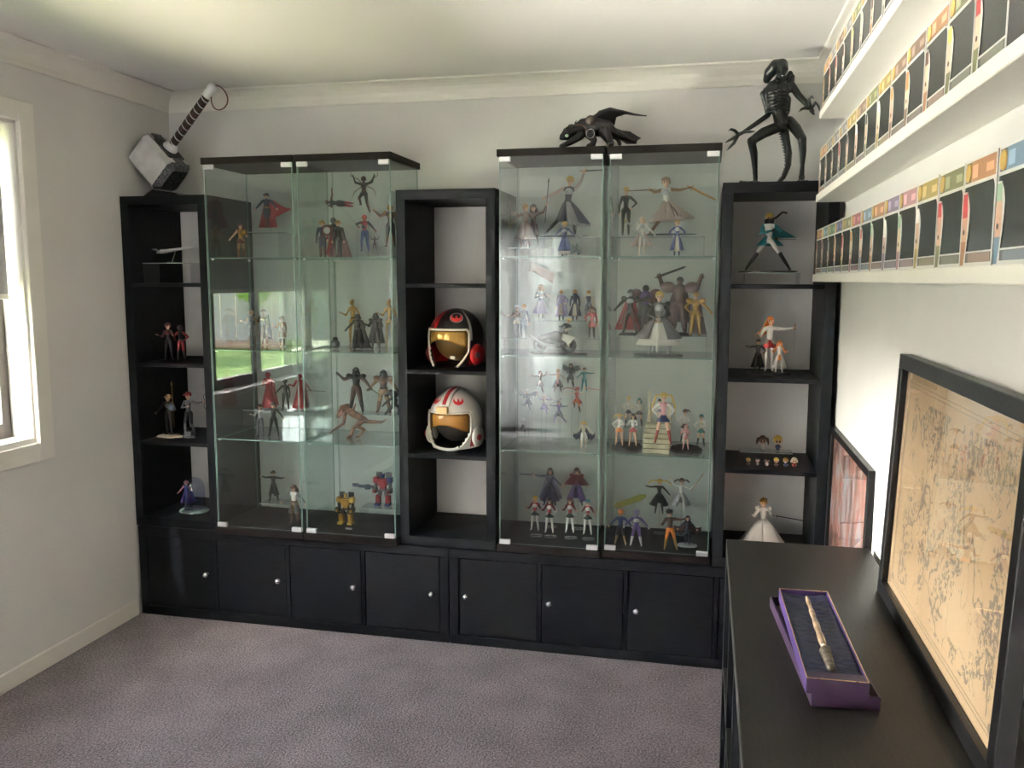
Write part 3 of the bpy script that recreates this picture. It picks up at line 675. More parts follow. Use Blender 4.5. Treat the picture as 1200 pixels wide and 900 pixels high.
helmet((1.443, -.225, TS[1]+.0), R(-10), 'white flight helmet with red stripe, amber visor and white chin strap, lower of the two', pm((.66, .64, .59), .4, name='white_shell'), pm((.36, .012, .015), .4, name='dark_red_shell'), pm((.40, .19, .045), .2, .1, name='amber_visor', alpha=.72), True, 1)
# ------------------------------------------------------------------ figurines
C_ = dict(bk=(.016, .016, .019), dg=(.05, .05, .055), gy=(.17, .17, .18), lg=(.42, .42, .43), wh=(.72, .70, .66), rd=(.36, .015, .02), dr=(.16, .012, .015), bl=(.025, .05, .20), nv=(.018, .025, .075),
          tl=(.02, .22, .24), gn=(.03, .15, .08), dgn=(.015, .045, .035), gd=(.50, .30, .07), ye=(.68, .48, .10), br=(.12, .055, .035), tn=(.38, .24, .13), pk=(.62, .30, .32), pu=(.12, .07, .26), lv=(.30, .24, .42),
          og=(.68, .24, .035), sk=(.74, .48, .34), si=(.55, .55, .57), bz=(.22, .12, .06), cr=(.66, .58, .46), mr=(.11, .03, .03), gb=(.10, .13, .18), sn=(.5, .40, .36), hb=(.28, .20, .18))
C_ = {k_: tuple((c*.86)**1.22 for c in v_) for k_, v_ in C_.items()}
for k_ in ('bk', 'dg'): C_[k_] = tuple(c*.6 for c in C_[k_])
METALS = {'si': (.3, .8), 'gd': (.32, .75), 'bz': (.4, .5), 'dg': (.35, .4)}
def cm(k):
    r_, m_ = METALS.get(k, (.45, 0)); return pm(C_[k], r_, m_, name='paint_'+k)
ARM = {'down': ((.045, 0, -.17), (.055, -.02, -.33)), 'out': ((.16, 0, -.02), (.31, 0, .01)), 'outdown': ((.12, 0, -.12), (.22, -.03, -.23)), 'up': ((.09, 0, .13), (.12, 0, .29)),
       'hip': ((.13, .02, -.12), (.035, -.05, -.22)), 'fwd': ((.03, -.12, -.10), (0, -.25, -.04)), 'cross': ((.06, -.04, -.15), (-.10, -.12, -.10)), 'bent': ((.08, 0, -.15), (.13, -.14, -.09)),
       'fold': ((.05, -.05, -.14), (-.13, -.10, -.10)), 'raise': ((.14, 0, .04), (.20, 0, .20)), 'back': ((.08, .10, -.12), (.12, .2, -.2)), 'grip': ((.06, -.05, -.15), (-.08, -.15, -.22)), 'side': ((.15, -.02, -.06), (.27, -.06, .06))}
LEG = {'stand': (((.06, -.01, .27), (.062, 0, .035)),)*2, 'wide': (((.105, -.01, .27), (.15, 0, .035)),)*2, 'apart': (((.08, -.01, .27), (.105, 0, .035)),)*2,
       'lungeL': (((.15, -.06, .30), (.19, -.02, .035)), ((.15, .04, .25), (.33, .10, .035))), 'lungeR': (((.15, .04, .25), (.33, .10, .035)), ((.15, -.06, .30), (.19, -.02, .035))),
       'jump': (((.09, -.13, .40), (.10, .02, .24)), ((.08, .02, .26), (.12, .10, .035))), 'knee': (((.07, -.18, .42), (.08, -.14, .20)), ((.09, .02, .27), (.10, .1, .04))),
       'walk': (((.06, -.07, .28), (.075, -.05, .035)), ((.06, .02, .27), (.07, .09, .045))), 'fly': (((.05, .02, .27), (.05, .06, .03)), ((.05, -.02, .26), (.045, .03, .02))),
       'split': (((.19, -.03, .31), (.37, 0, .035)),)*2, 'together': (((.045, -.01, .27), (.042, 0, .035)),)*2}
PENDING = []
def figure(u, y, z, vh, name, label, group, c='sk bk bk sk bk bk', la='down', ra='down', legs='stand', hr=.068, b=1., yaw=0, lean=0, pitch=0, ex=(), dz=0, chibi=False, cat='figurine', H=None, head=True, du=0, stand=False):
    """c: head, torso, sleeves, hands, legs, shoes.  Local space is one body height tall."""
    p = at(u, vh, y=y); x = p.x+du
    H = H or (p.z-z-dz)/1.0
    root = empty(name, (x, y, z), label, cat, group)
    body = Matrix.Translation((0, 0, dz)) @ Matrix.Rotation(R(lean), 4, 'Y') @ Matrix.Rotation(R(pitch), 4, 'X') @ Matrix.Rotation(R(yaw), 4, 'Z')
    T = lambda q: body @ (Vector(q)*H)
    k = c.split(); mats = []; caps = []
    def mi(key):
        if key not in mats: mats.append(key)
        return mats.index(key)
    def seg(a, b_, r0, r1, key): caps.append((T(a), T(b_), r0*H, r1*H, mi(key)))
    if chibi:
        hz = .70; hr = .27
        seg((0, 0, hz), (0, 0, hz+.01), hr, hr*.97, k[0]); seg((0, 0, .22), (0, 0, .40), .13, .09, k[1]); seg((0, 0, .15), (0, 0, .22), .12, .13, k[4])
        for s in (-1, 1):
            seg((s*.10, 0, .36), (s*.19, -.03, .24), .045, .04, k[2]); seg((s*.19, -.03, .24), (s*.20, -.05, .20), .045, .045, k[3])
            seg((s*.065, 0, .18), (s*.075, 0, .04), .06, .05, k[4]); seg((s*.075, 0, .035), (s*.075, -.05, .03), .045, .035, k[5])
        sh = None; hands = []
    else:
        hz = .925
        if head:
            seg((0, -.005, hz+.01), (0, -.012, hz-hr*.35), hr, hr*.74, k[0])
        seg((0, 0, .80), (0, 0, .87), .030, .026, k[0])
        seg((0, .005, .775), (0, 0, .70), .072*b, .070*b, k[1]); seg((-.065*b, 0, .785), (.065*b, 0, .785), .046*b, .046*b, k[1]); seg((0, 0, .70), (0, 0, .57), .066*b, .058*b, k[1])
        seg((-.035, 0, .535), (.035, 0, .535), .062*b, .062*b, k[4])
        hands = []
        for s, pose in ((-1, la), (1, ra)):
            e, h_ = ARM[pose] if isinstance(pose, str) else pose
            S = Vector((s*.105*b, 0, .79)); E_ = S+Vector((s*e[0], e[1], e[2])); Hn = S+Vector((s*h_[0], h_[1], h_[2]))
            seg(S, E_, .040*b, .031*b, k[2]); seg(E_, Hn, .031*b, .022*b, k[2])
            d = (Hn-E_).normalized(); seg(Hn, Hn+d*.035, .024*b, .020*b, k[3]); hands.append((Hn+d*.03, d, s))
        for s, (kn, an) in zip((-1, 1), LEG[legs]):
            hp = Vector((s*.052, 0, .52)); K = Vector((s*kn[0], kn[1], kn[2])); A = Vector((s*an[0], an[1], an[2]))
            seg(hp, K, .058*b, .040*b, k[4]); seg(K, A+(K-A)*.45, .041*b, .036*b, k[5] if 'B' in ex else k[4]); seg(A+(K-A)*.45, A, .036*b, .024*b, k[5])
            seg(A+Vector((0, .012, -.01)), A+Vector((s*.012, -.075, -.016)), .024*b, .018*b, k[5])
    mb = MB()
    for a, b_, r0, r1, q in caps: mb.caps(a, b_, r0, r1, 12)
    o = mk('body', mb, None if False else [cm(m_) for m_ in mats] or [cm('bk')], root)
    md = o.modifiers.new('r', 'REMESH'); md.mode = 'VOXEL'; md.voxel_size = H*(.0135 if H < .3 else .009)
    PENDING.append((o, caps, [(T(h_), (body.to_3x3()@d).normalized(), s, H*b) for h_, d, s in hands], mi(k[3]), len(mats), [cm(m_) for m_ in mats]))
    # ---- face
    if k[0] in ('sk', 'cr', 'tn') and not (yaw > 100) and head:
        es = MB(); r_ = hr*(.27 if chibi or hr > .08 else .17)
        for s in (-1, 1):
            fy = -hr*(.93 if chibi else .90)-(.0 if chibi else .006)
            es.ball(T((s*hr*.36, fy, hz-hr*(.12 if chibi else .05))), (r_*H*.8, r_*H*.5, r_*H*1.15), 8, 6)
        mk('eyes', es, pm((.03, .03, .05), .25, name='eye_paint'), root, True)
        ms = MB(); ms.ball(T((0, -hr*.9-.004, hz-hr*.48)), (hr*.17*H, hr*.06*H, hr*.05*H), 8, 5); mk('mouth', ms, pm((.35, .1, .08), .5, name='mouth_paint'), root, True)
    # ---- extras
    for e in ex:
        if e == 'B': continue
        kind, col = e[0], e[1]; M_ = cm(col) if col in C_ else None; g = MB(); nm = kind; sm = True
        if kind == 'hair':
            st = e[2]; nm = 'hair'; hc = (0, .012, hz+.02) if not chibi else (0, .05, hz+.04)
            kk = 1.12
            rad = hr*kk
            # cap of hair: back and top of the head, open over the face
            nu, nv_ = 18, 9; vs = []
            for j in range(nv_+1):
                ph = R(90-j*(130 if st != 'short' else 112)/nv_)
                for i in range(nu):
                    t = 2*math.pi*i/nu; f = abs((math.degrees(t)+180) % 360-180)      # 0 = front
                    rr_ = 1+.05*math.sin(i*2.6+j)
                    lim = .50 if f < 48 else -9
                    zz = math.sin(ph); zz = max(zz, lim); c_ = math.sqrt(max(0, 1-zz*zz)) if zz > lim or lim > -1 else math.cos(ph)
                    c_ = max(c_, .02)
                    vs.append(T((hc[0]+rad*c_*rr_*math.sin(t), hc[1]-rad*c_*rr_*math.cos(t), hc[2]+rad*zz*rr_)))
            fs = [(j*nu+i, j*nu+(i+1) % nu, (j+1)*nu+(i+1) % nu, (j+1)*nu+i) for j in range(nv_) for i in range(nu)]+[tuple(range(nu)), tuple(nv_*nu+i for i in range(nu-1, -1, -1))]
            g.add(vs, fs)
            for q in range(-2, 3):        # fringe locks
                g.tube([T((q*hr*.38, -rad*.72, hz+hr*.75)), T((q*hr*.42, -rad*1.0, hz+hr*.35)), T((q*hr*.45, -rad*.98, hz+hr*.02*abs(q)))], [hr*.22*H, hr*.18*H, hr*.03*H], 6)
            if st in ('long', 'flow'):
                L_ = e[3] if len(e) > 3 else .3; sx = e[4] if len(e) > 4 else 0
                for q in range(-3, 4):
                    g.tube([T((q*hr*.30, hr*.8, hz)), T((q*hr*.38+sx*.35*L_, hr*1.15, hz-L_*.5)), T((q*hr*.45+sx*L_, hr*1.1+.03*abs(q % 2), hz-L_*(1-abs(q)*.06)))], [hr*.42*H, hr*.40*H, hr*.06*H], 7)
            if st == 'twin':
                L_ = e[3]; sp = e[4]
                for s in (-1, 1):
                    g.tube([T((s*hr*.9, .02, hz+hr*.6)), T((s*(hr+sp*.5), .03, hz+hr*.45)), T((s*(hr+sp*.95), .03, hz-L_*.4)), T((s*(hr+sp), .03, hz-L_))], [hr*.25*H, hr*.32*H, hr*.30*H, hr*.06*H], 8)
            if st == 'pony':
                L_ = e[3]; sx = e[4]
                g.tube([T((0, hr*.9, hz+hr*.7)), T((sx*L_*.5, hr*1.5, hz+hr*.75)), T((sx*L_, hr*1.6, hz-.02))], [hr*.25*H, hr*.4*H, hr*.07*H], 8)
            if st == 'bun': g.ball(T((0, hr*.9, hz+hr*.7)), hr*.45*H, 10, 8)
            if st == 'spiky':
                for q in range(14):
                    a_ = q*2.4; zz = .1+.85*(q/14); c_ = math.sqrt(1-zz*zz); d = Vector((c_*math.sin(a_), c_*abs(math.cos(a_))*.8, zz)); h0 = Vector(hc)
                    g.tube([T(h0+d*hr*.7), T(h0+d*hr*1.75+Vector((0, 0, .01)))], [hr*.4*H, .0006], 6)
            if st == 'dread':
                for q in range(12):
                    a_ = R(-115+230*q/11); g.tube([T((hr*math.sin(a_)*.9, hr*math.cos(a_)*.6, hz+.02)), T((hr*math.sin(a_)*1.5, hr*math.cos(a_)*.9+.01, hz-.05)), T((hr*math.sin(a_)*1.55, hr*math.cos(a_)*1.1, hz-.16))], [hr*.2*H, hr*.17*H, hr*.05*H], 6)
        elif kind in ('skirt', 'coat', 'dress'):
            L_, rad = e[2], e[3]; sx = e[4] if len(e) > 4 else 0; z0 = .60 if kind != 'skirt' else .575; n = 28
            gr = []
            a0, a1 = (0, 360) if kind != 'coat' else (24, 336)
            for i in range(n+1):
                a_ = R(a0+(a1-a0)*i/n); row = []
                for j in range(6):
                    t = j/5; w_ = .062*b+(rad-.062*b)*(t**.8); pl = 1+.10*t*math.cos(i*math.pi*.9)
                    row.append(T((w_*pl*math.sin(a_)+sx*t*L_, -w_*pl*math.cos(a_)*.8, z0-L_*t)))
                gr.append(row)
            g.sheet(gr, .010*H); nm = kind
        elif kind == 'cape':
            wd, L_ = e[2], e[3]; sx = e[4] if len(e) > 4 else 0; z0 = .82
            gr = [[T(((i/6-.5)*2*(.10+(wd-.10)*(j/7))+sx*(j/7)**1.3, .075+.05*j/7+.018*math.cos(i*2.2)*(j/7), z0-L_*(j/7))) for j in range(8)] for i in range(7)]
            g.sheet(gr, .012*H)
        elif kind == 'flowcape':      # streaming out sideways
            gr = [[T((-.10+.20*(i/6)+(.05+e[2]*(j/9))*(.35+.65*(i/6)) - (.12*(1-i/6))*(j/9), .08+.03*math.sin(j*.9+i), .82-e[3]*(1-i/6)*(.2+.8*min(1, j/5))-.30*math.sin(j/9*1.5)*(i/6)*.9)) for j in range(10)] for i in range(7)]
            g.sheet(gr, .012*H)
        elif kind in ('sword', 'spear', 'greatsword', 'staff', 'gun', 'bow'):
            hi, d, L_, w_ = e[2], Vector(e[3]).normalized(), e[4], e[5]
            h_ = hands[hi][0] if not isinstance(hi, tuple) else Vector(hi)
            if kind in ('spear', 'staff'):
                g.tube([T(h_-d*L_*.45), T(h_+d*L_*.5)], .009*H, 6); g.tube([T(h_+d*L_*.5), T(h_+d*(L_*.5+.03)), T(h_+d*(L_*.5+.12))], [.006*H, .022*H, .001*H], 6)
                nm = 'spear'
            elif kind == 'bow':
                g.tube([T(h_+Vector((.05, 0, .22))), T(h_+Vector((-.03, 0, .12))), T(h_), T(h_+Vector((-.03, 0, -.12))), T(h_+Vector((.05, 0, -.22)))], .009*H, 6)
            elif kind == 'gun':
                g.tube([T(h_), T(h_+d*L_*.6), T(h_+d*L_)], [w_*H, w_*H, w_*.5*H], 8)
            else:
                up = Vector((0, 1, 0)) if abs(d.y) < .8 else Vector((1, 0, 0)); s_ = d.cross(up).normalized(); nn = d.cross(s_)
                a_ = h_+d*.03; tp = h_+d*L_
                P4 = lambda c_, ww, tt: [T(c_+s_*ww), T(c_+nn*tt), T(c_-s_*ww), T(c_-nn*tt)]
                vs = P4(a_, w_, .008)+P4(h_+d*L_*.9, w_*.8, .006)+[T(tp)]
                g.add(vs, [(0, 1, 5, 4), (1, 2, 6, 5), (2, 3, 7, 6), (3, 0, 4, 7), (4, 5, 8), (5, 6, 8), (6, 7, 8), (7, 4, 8), (3, 2, 1, 0)]); nm = 'sword'; sm = False
                q = MB(); q.tube([T(a_-s_*w_*2.6), T(a_+s_*w_*2.6)], .010*H, 6); q.tube([T(h_-d*.08), T(a_)], .010*H, 6)
                mk('hilt', q, cm('gd' if col != 'bk' else 'dg'), root, True)
        elif kind == 'shield':
            h_ = hands[e[2]][0]; cc = T(h_+Vector((0, -.05, .02))); rd_ = e[3]*H; ax_ = (body.to_3x3()@Vector((0, -1, 0)))
            g.tube([cc, cc+ax_*.006*0.9], rd_, 20)
            q = MB()
            q.tube([cc+ax_*.0055, cc+ax_*.0068], rd_*.62, 18); mk('shield_ring', q, cm(e[4]), root)
            nm = 'shield'
        elif kind == 'wings':
            for s in (-1, 1):
                gr = [[T((s*(.05+e[2]*(i/6)), .08+.05*i/6, .80+e[3]*math.sin(i/6*2.2)-(.30*(1-.4*i/6))*(j/4)*(1+.25*math.cos(i*3)))) for j in range(5)] for i in range(7)]
                g.sheet(gr, .010*H)
            nm = 'wings'
        elif kind == 'helm':
            g.ball(T((0, -.002, hz+.008)), (hr*1.16*H, hr*1.2*H, hr*1.14*H), 14, 10); g.tube([T((0, .01, hz)), T((0, .02, hz-.075))], [hr*1.28*H, hr*1.45*H], 14)
            q = MB()
            for s in (-1, 1): q.ball(T((s*hr*.42, -hr*1.15, hz)), (hr*.30*H, hr*.10*H, hr*.16*H), 8, 5)
            mk('visor_eyes', q, cm(e[2]), root, True); nm = 'helmet'
        elif kind == 'mask':
            g.ball(T((0, -.008, hz)), (hr*1.1*H, hr*1.12*H, hr*1.15*H), 12, 8); nm = 'mask'
        elif kind == 'pads':
            for s in (-1, 1): g.ball(T((s*(.135*b), 0, .815)), (.058*b*H*e[2], .055*b*H*e[2], .045*b*H*e[2]), 12, 8)
            nm = 'shoulder_armour'
        elif kind == 'chest':
            g.ball(T((0, -.035*b, .745)), (.078*b*H, .05*b*H, .065*H), 12, 8); nm = 'chest_plate'
        elif kind == 'belt':
            g.lathe([(.066*b*H, 0), (.072*b*H, .008*H), (.072*b*H, .03*H), (.066*b*H, .036*H)], 16); g.v = [tuple(T(Vector(v_)/H+Vector((0, 0, .57)))) for v_ in g.v]; nm = 'belt'
        elif kind == 'collar':
            g.tube([T((0, .0, .815)), T((0, .01, .85)), T((0, .02, .875))], [.085*H, .075*H, .088*H], 12); nm = 'collar'
        elif kind == 'disc':
            g.lathe([(0, 0), (e[2], 0), (e[2], .004), (e[2]*.96, .006), (0, .006)], 28, sy=e[3] if len(e) > 3 else .7); nm = 'base'; g.v = [(a, q, c__-.0062) for a, q, c__ in g.v]
        elif kind == 'rock':
            g.lathe([(0, 0), (e[2], 0), (e[2]*.95, .005), (e[2]*.8, .009), (e[2]*.5, .010), (0, .010)], 26, sy=e[3], wob=.09, k=5); g.v = [(a, q, c__-.0102) for a, q, c__ in g.v]; nm = 'base'; sm = False
        elif kind == 'claws':      # four long jointed arms on the back
            for s in (-1, 1):
                for q_ in (0, 1):
                    up = 1 if q_ else -1
                    g.tube([T((s*.03, .08, .75)), T((s*.22, .12, .80+up*.14)), T((s*(.40 if q_ else .30), .06, .80+up*.22)), T((s*(.36), -.02, .80+up*.42))], [.014*H, .013*H, .012*H, .002*H], 6)
            nm = 'back_claws'
        elif kind == 'flag':
            h_ = hands[e[2]][0]; g.tube([T(h_+Vector((-.02, 0, -.5))), T(h_+Vector((.22, 0, .85)))], .010*H, 6); nm = 'flagpole'
            q = MB(); gr = [[T(h_+Vector((.12-.72*i/9+.08*j/4, .03*math.sin(i*1.1), .34+.40*i/9+.26*j/4*(1-.2*i/9)-(.10*(i > 7)*(j in (1, 2, 3)))))) for j in range(5)] for i in range(10)]
            q.sheet(gr, .008*H); mk('banner', q, cm(col), root, True); M_ = cm('si')
        elif kind == 'crystals':
            for q_ in range(16):
                a_ = q_*1.7; p_ = T((e[2]+.16*math.cos(a_), .04*math.sin(a_*2), .05+.02*(q_ % 9)))
                g.tube([p_, p_+Vector((.14*math.cos(a_*1.3), .03*math.sin(a_), .10+.12*abs(math.sin(a_))))*H], [.03*H, .002*H], 5)
            M_ = TEAL; nm = 'splash'; sm = False
        elif kind == 'tail':
            g.tube([T(q_) for q_ in e[3]], [w_*H for w_ in e[2]], 8); nm = 'tail'
        elif kind == 'box':
            (x0, x1, y0, y1, z0, z1) = e[3]; 
            g.box(x0*H, x1*H, y0*H, y1*H, z0*H, z1*H, bev=.006*H); g.v = [tuple(T(Vector(v_)/H)) for v_ in g.v]; nm = e[2]; sm = False
        elif kind == 'ribbon':
            g.tube([T(q_) for q_ in e[2]], [.02*H]*len(e[2]), 6, flat=.3); nm = 'ribbon'
        mk(nm, g, M_, root, sm)
    if dz > .004 or stand:
        s = MB(); hipp = T((0, .03, .62))
        s.lathe([(0, 0), (.026, 0), (.026, .003), (0, .003)], 20, c=(0, .03, 0)); 
        s.tube([(0, .03, .002), (0, .05, max(.02, hipp.z*.6)), (hipp.x, hipp.y+.02, hipp.z), hipp], .0018, 6)
        mk('clear_stand', s, ACRY, root, True)
    return root
TEAL = glass_mat('teal_acrylic', (.10, .62, .62), .08)
YEL = glass_mat('yellow_acrylic', (.93, .91, .45), .08)

def riser(x0, x1, y0, y1, z, top, label, group='clear acrylic display risers'):
    o = empty('acrylic_riser', ((x0+x1)/2, (y0+y1)/2, z+.0003), label, 'riser', group)
    w_, d_, h_ = (x1-x0)/2, (y1-y0)/2, top-z-.0006
    mk('top_plate', bx(-w_, w_, -d_, d_, h_-.003, h_), ACRY, o)
    for s in (-1, 1): mk('side_plate', bx(s*w_-.0015 if s > 0 else -w_-.0015, s*w_+.0015 if s > 0 else -w_+.0015, -d_, d_, 0, h_-.003), ACRY, o)
    mk('front_edge', bx(-w_, w_, -d_-.0015, -d_, h_-.003, h_), GEDGE2, o)
    return o
def X(u, y): return at(u, 400, y=y).x
F = figure
g1, g2, g3, g4 = GS[3]+.0004, GS[2]+.0004, GS[1]+.0004, GS[0]+.0004      # glass shelf tops, top to floor
AF, ST = 'action_figure', 'statuette'
# ---------- leftmost cabinet
G = 'figurines in the leftmost glass cabinet'
rL1 = riser(X(300, -.13)-.03, X(332, -.13)+.03, -.20, -.08, g1, 1.735, 'clear riser under the red-caped hero, top shelf of the leftmost glass cabinet')
F(280, -.25, g1, 262, AF, 'gold-armoured warrior woman with round shield, top shelf of the leftmost cabinet', G, 'sk gd sk sk tn bz', ra='bent', la='outdown', legs='apart', ex=('B', ('hair', 'br', 'long', .16), ('shield', 'bz', 1, .10, 'gd'), ('skirt', 'dr', .14, .12)))
F(313, -.13, 1.7355, 227, AF, 'blue-suited hero with wide streaming red cape, top shelf of the leftmost cabinet', G, 'sk nv nv sk nv dr', la='outdown', ra='outdown', legs='together', dz=.02, b=1.12, ex=('B', ('hair', 'bk', 'short'), ('flowcape', 'rd', .62, .62), ('cape', 'rd', .30, .80, -.05), ('belt', 'gd')))
F(330, -.2, g2, 371, AF, 'tan and white robed fighter on the second shelf of the leftmost cabinet', G, 'sk tn tn sk cr br', la='bent', ra='down', ex=('B', ('hair', 'br', 'short'), ('coat', 'tn', .28, .13)))
F(309, -.12, g2, 362, AF, 'brown-cloaked figure at the back of the second shelf, leftmost cabinet', G, 'sk br br sk tn br', la='fold', ra='fold', ex=(('hair', 'br', 'short'), ('coat', 'br', .38, .14), ('cape', 'br', .18, .66)))
F(284, -.16, g2, 364, AF, 'grey and sand coloured trooper, second shelf of the leftmost cabinet', G, 'sk gy tn sk gy br', la='bent', ra='bent', legs='apart', ex=('B', ('gun', 'bk', 1, (-.5, -.8, .1), .22, .018), ('hair', 'tn', 'short')))
riser(X(296, -.12)-.03, X(372, -.12), -.185, -.075, g3, .930, 'clear riser for red-robed figures, third shelf of the leftmost cabinet')
F(314, -.13, .9305, 436, AF, 'red-robed hooded guard, left of two on the third shelf riser', G, 'rd rd rd rd rd dr', la='fold', ra='bent', ex=(('mask', 'rd'), ('dress', 'rd', .56, .20), ('cape', 'rd', .22, .74)))
F(334, -.15, .9305, 445, AF, 'small dark grey suited figure between the two red robes', G, 'dg dg dg dg dg bk', la='outdown', ra='down', legs='apart', ex=('B', ('hair', 'bk', 'short'),))
F(357, -.12, .9305, 438, AF, 'red-robed hooded guard holding a long staff, right of the riser', G, 'rd rd rd rd rd dr', la='bent', ra='outdown', ex=(('mask', 'rd'), ('dress', 'rd', .56, .22), ('cape', 'rd', .22, .74), ('staff', 'bk', 1, (1, -.1, .0), .75, .01)))
F(304, -.31, g3, 474, AF, 'silver and grey armoured figure, front of the third shelf, leftmost cabinet', G, 'sk si lg sk gy gy', la='bent', ra='out', legs='apart', ex=('B', ('pads', 'si', .9), ('hair', 'br', 'short')))
F(320, -.31, g3, 472, AF, 'black-suited figure striding, front of the third shelf, leftmost cabinet', G, 'sk bk bk sk bk bk', la='out', ra='outdown', legs='wide', ex=('B', ('hair', 'bk', 'short')))
riser(X(304, -.15), X(338, -.15)+.02, -.20, -.10, g4, .497, 'low clear riser under the black-coated figure, bottom of the leftmost cabinet')
F(320, -.15, .4975, 552, AF, 'black-coated man with both arms stretched out, bottom of the leftmost cabinet', G, 'sk bk bk sk bk bk', la='out', ra='out', legs='wide', ex=('B', ('hair', 'bk', 'short'), ('coat', 'bk', .40, .17)))
F(344, -.31, g4, 569, AF, 'sailor in hat and long grey-brown coat, bottom of the leftmost cabinet', G, 'sk wh gy sk tn br', la='outdown', ra='outdown', legs='apart', ex=('B', ('hair', 'br', 'long', .14), ('coat', 'gy', .30, .15), ('belt', 'dr')))
F(262, -.16, g4, 548, AF, 'dark cloaked figure by the left pane, bottom of the leftmost cabinet', G, 'dg dg dg dg bk bk', ex=(('mask', 'dg'), ('cape', 'dg', .18, .70), ('coat', 'dg', .4, .14)))
# ---------- second cabinet
G = 'figurines in the second glass cabinet'
F(376, -.27, g1, 259, AF, 'blue-grey suited soldier with round ringed shield, top shelf, second cabinet', G, 'sk nv nv br nv br', la='down', ra='bent', b=1.1, ex=('B', ('hair', 'gd', 'short'), ('shield', 'dr', 1, .15, 'lg'), ('belt', 'dr')))
F(386, -.18, g1, 255, AF, 'grey-headed hero in long red cape behind the shield bearer', G, 'gy dg rd sk dg bk', b=1.1, ex=(('mask', 'gy'), ('cape', 'rd', .24, .80), ('dress', 'rd', .50, .20)))
F(396, -.27, g1, 259, AF, 'blond black-armoured hero in wide dark red cape, top shelf, second cabinet', G, 'sk bk dg sk bk bk', ra='down', b=1.12, ex=('B', ('hair', 'gd', 'short'), ('cape', 'dr', .34, .80), ('chest', 'dg')))
F(380, -.17, g1, 178, AF, 'red and black suited figure flying level, top shelf, second cabinet', G, 'mr bk dr dr bk rd', la='fwd', ra='out', legs='fly', pitch=0, lean=-84, H=.128, dz=.232, b=1.1, du=.105, ex=('B', ('hair', 'br', 'short')))
F(426, -.19, g1, 205, AF, 'dark armoured climber with long jointed back claws, leaping high in the second cabinet', G, 'mr mr dg dg bk mr', la='raise', ra='raise', legs='jump', H=.155, dz=.195, ex=('B', ('mask', 'mr'), ('claws', 'bz'), ('chest', 'dg')))
F(427, -.24, g1, 248, AF, 'red and blue suited acrobat with striped limbs, top shelf, second cabinet', G, 'rd rd nv rd bl bl', la=((.14, -.02, -.04), (.05, -.06, -.12)), ra='outdown', legs='walk', H=.155, dz=.028, ex=('B', ('mask', 'rd'), ('box', 'nv', 'chest_panel', (-.06, .06, -.085, -.06, .62, .70))))
F(439, -.28, g1, 277, AF, 'tiny red-brown crawling figure with spread limbs, top shelf, second cabinet', G, 'br br mr br mr br', la='raise', ra='raise', legs='wide', H=.058, dz=.030, b=1.0, ex=('B', ('mask', 'br')))
F(457, -.15, g1, 228, AF, 'gold and black armoured figure by the right pane, top shelf, second cabinet', G, 'gd dg bz gd bk bz', la='side', ra='down', legs='apart', H=.18, dz=.05, ex=('B', ('mask', 'gd'), ('chest', 'bz'), ('pads', 'gd', .9)))
F(419, -.24, g2, 368, AF, 'black-helmeted villain in sweeping black cape, second shelf, second cabinet', G, 'bk bk bk bk bk bk', la='outdown', ra='bent', legs='apart', b=1.15, ex=('B', ('helm', 'bk', 'dg'), ('cape', 'bk', .30, .80, .05), ('coat', 'bk', .42, .17), ('box', 'gy', 'chest_panel', (-.03, .03, -.09, -.07, .70, .75)), ('belt', 'gy')))
F(440, -.24, g2, 367, AF, 'chrome-armoured trooper in black half cape, second shelf, second cabinet', G, 'dg dg dg dg dg bk', la='bent', ra='bent', legs='apart', b=1.1, ex=('B', ('helm', 'dg', 'bk'), ('cape', 'bk', .26, .66, -.05), ('chest', 'dg'), ('pads', 'dg', .9)))
for u, vh, lb in ((413, 349, 'thin golden droid behind the black-helmeted villain'), (456, 349, 'thin golden droid beside the right pane, second shelf')):
    F(u, -.11, g2, vh, AF, lb, G, 'gd gd gd gd gd gd', la='bent', ra='bent', b=.66, hr=.045, ex=(('tail', 'gd', [.03, .05, .02], [(0, -.02, .92), (0, -.05, .90), (0, -.10, .87)]), ('belt', 'bz')))
r = empty('ball_droid', (X(393, -.24), -.24, g2), 'small dark ball-shaped droid with domed head, second shelf, second cabinet', 'figurine', G)
mk('ball_body', MB().ball((0, 0, .020), .020, 20, 14), cm('gy'), r, True); mk('dome_head', MB().ball((0, 0, .042), (.012, .012, .010), 14, 8), cm('dg'), r, True)
mk('ring', MB().tube([(0, -.0195, .02), (0, -.0205, .02)], .009, 16), cm('lg'), r)
riser(X(398, -.12), X(466, -.12), -.175, -.07, g3, .928, 'clear riser for the two dreadlocked hunters, third shelf of the second cabinet')
F(417, -.12, .9285, 431, ST, 'dark dreadlocked hunter statuette with blade, arms wide, on the third shelf riser', G, 'dg dg br dg br dg', la='side', ra='outdown', legs='wide', b=1.25, hr=.06, ex=('B', ('hair', 'bk', 'dread'), ('mask', 'dg'), ('pads', 'dg', 1.0), ('sword', 'gn', 1, (.8, -.2, -.45), .36, .012), ('belt', 'bz')))
F(449, -.12, .9285, 434, ST, 'bronze dreadlocked hunter statuette, right one on the third shelf riser', G, 'gy br tn br tn bz', la='outdown', ra='outdown', legs='wide', b=1.25, hr=.06, ex=('B', ('hair', 'dg', 'dread'), ('mask', 'gy'), ('pads', 'bz', 1.1), ('chest', 'bz'), ('belt', 'dg')))
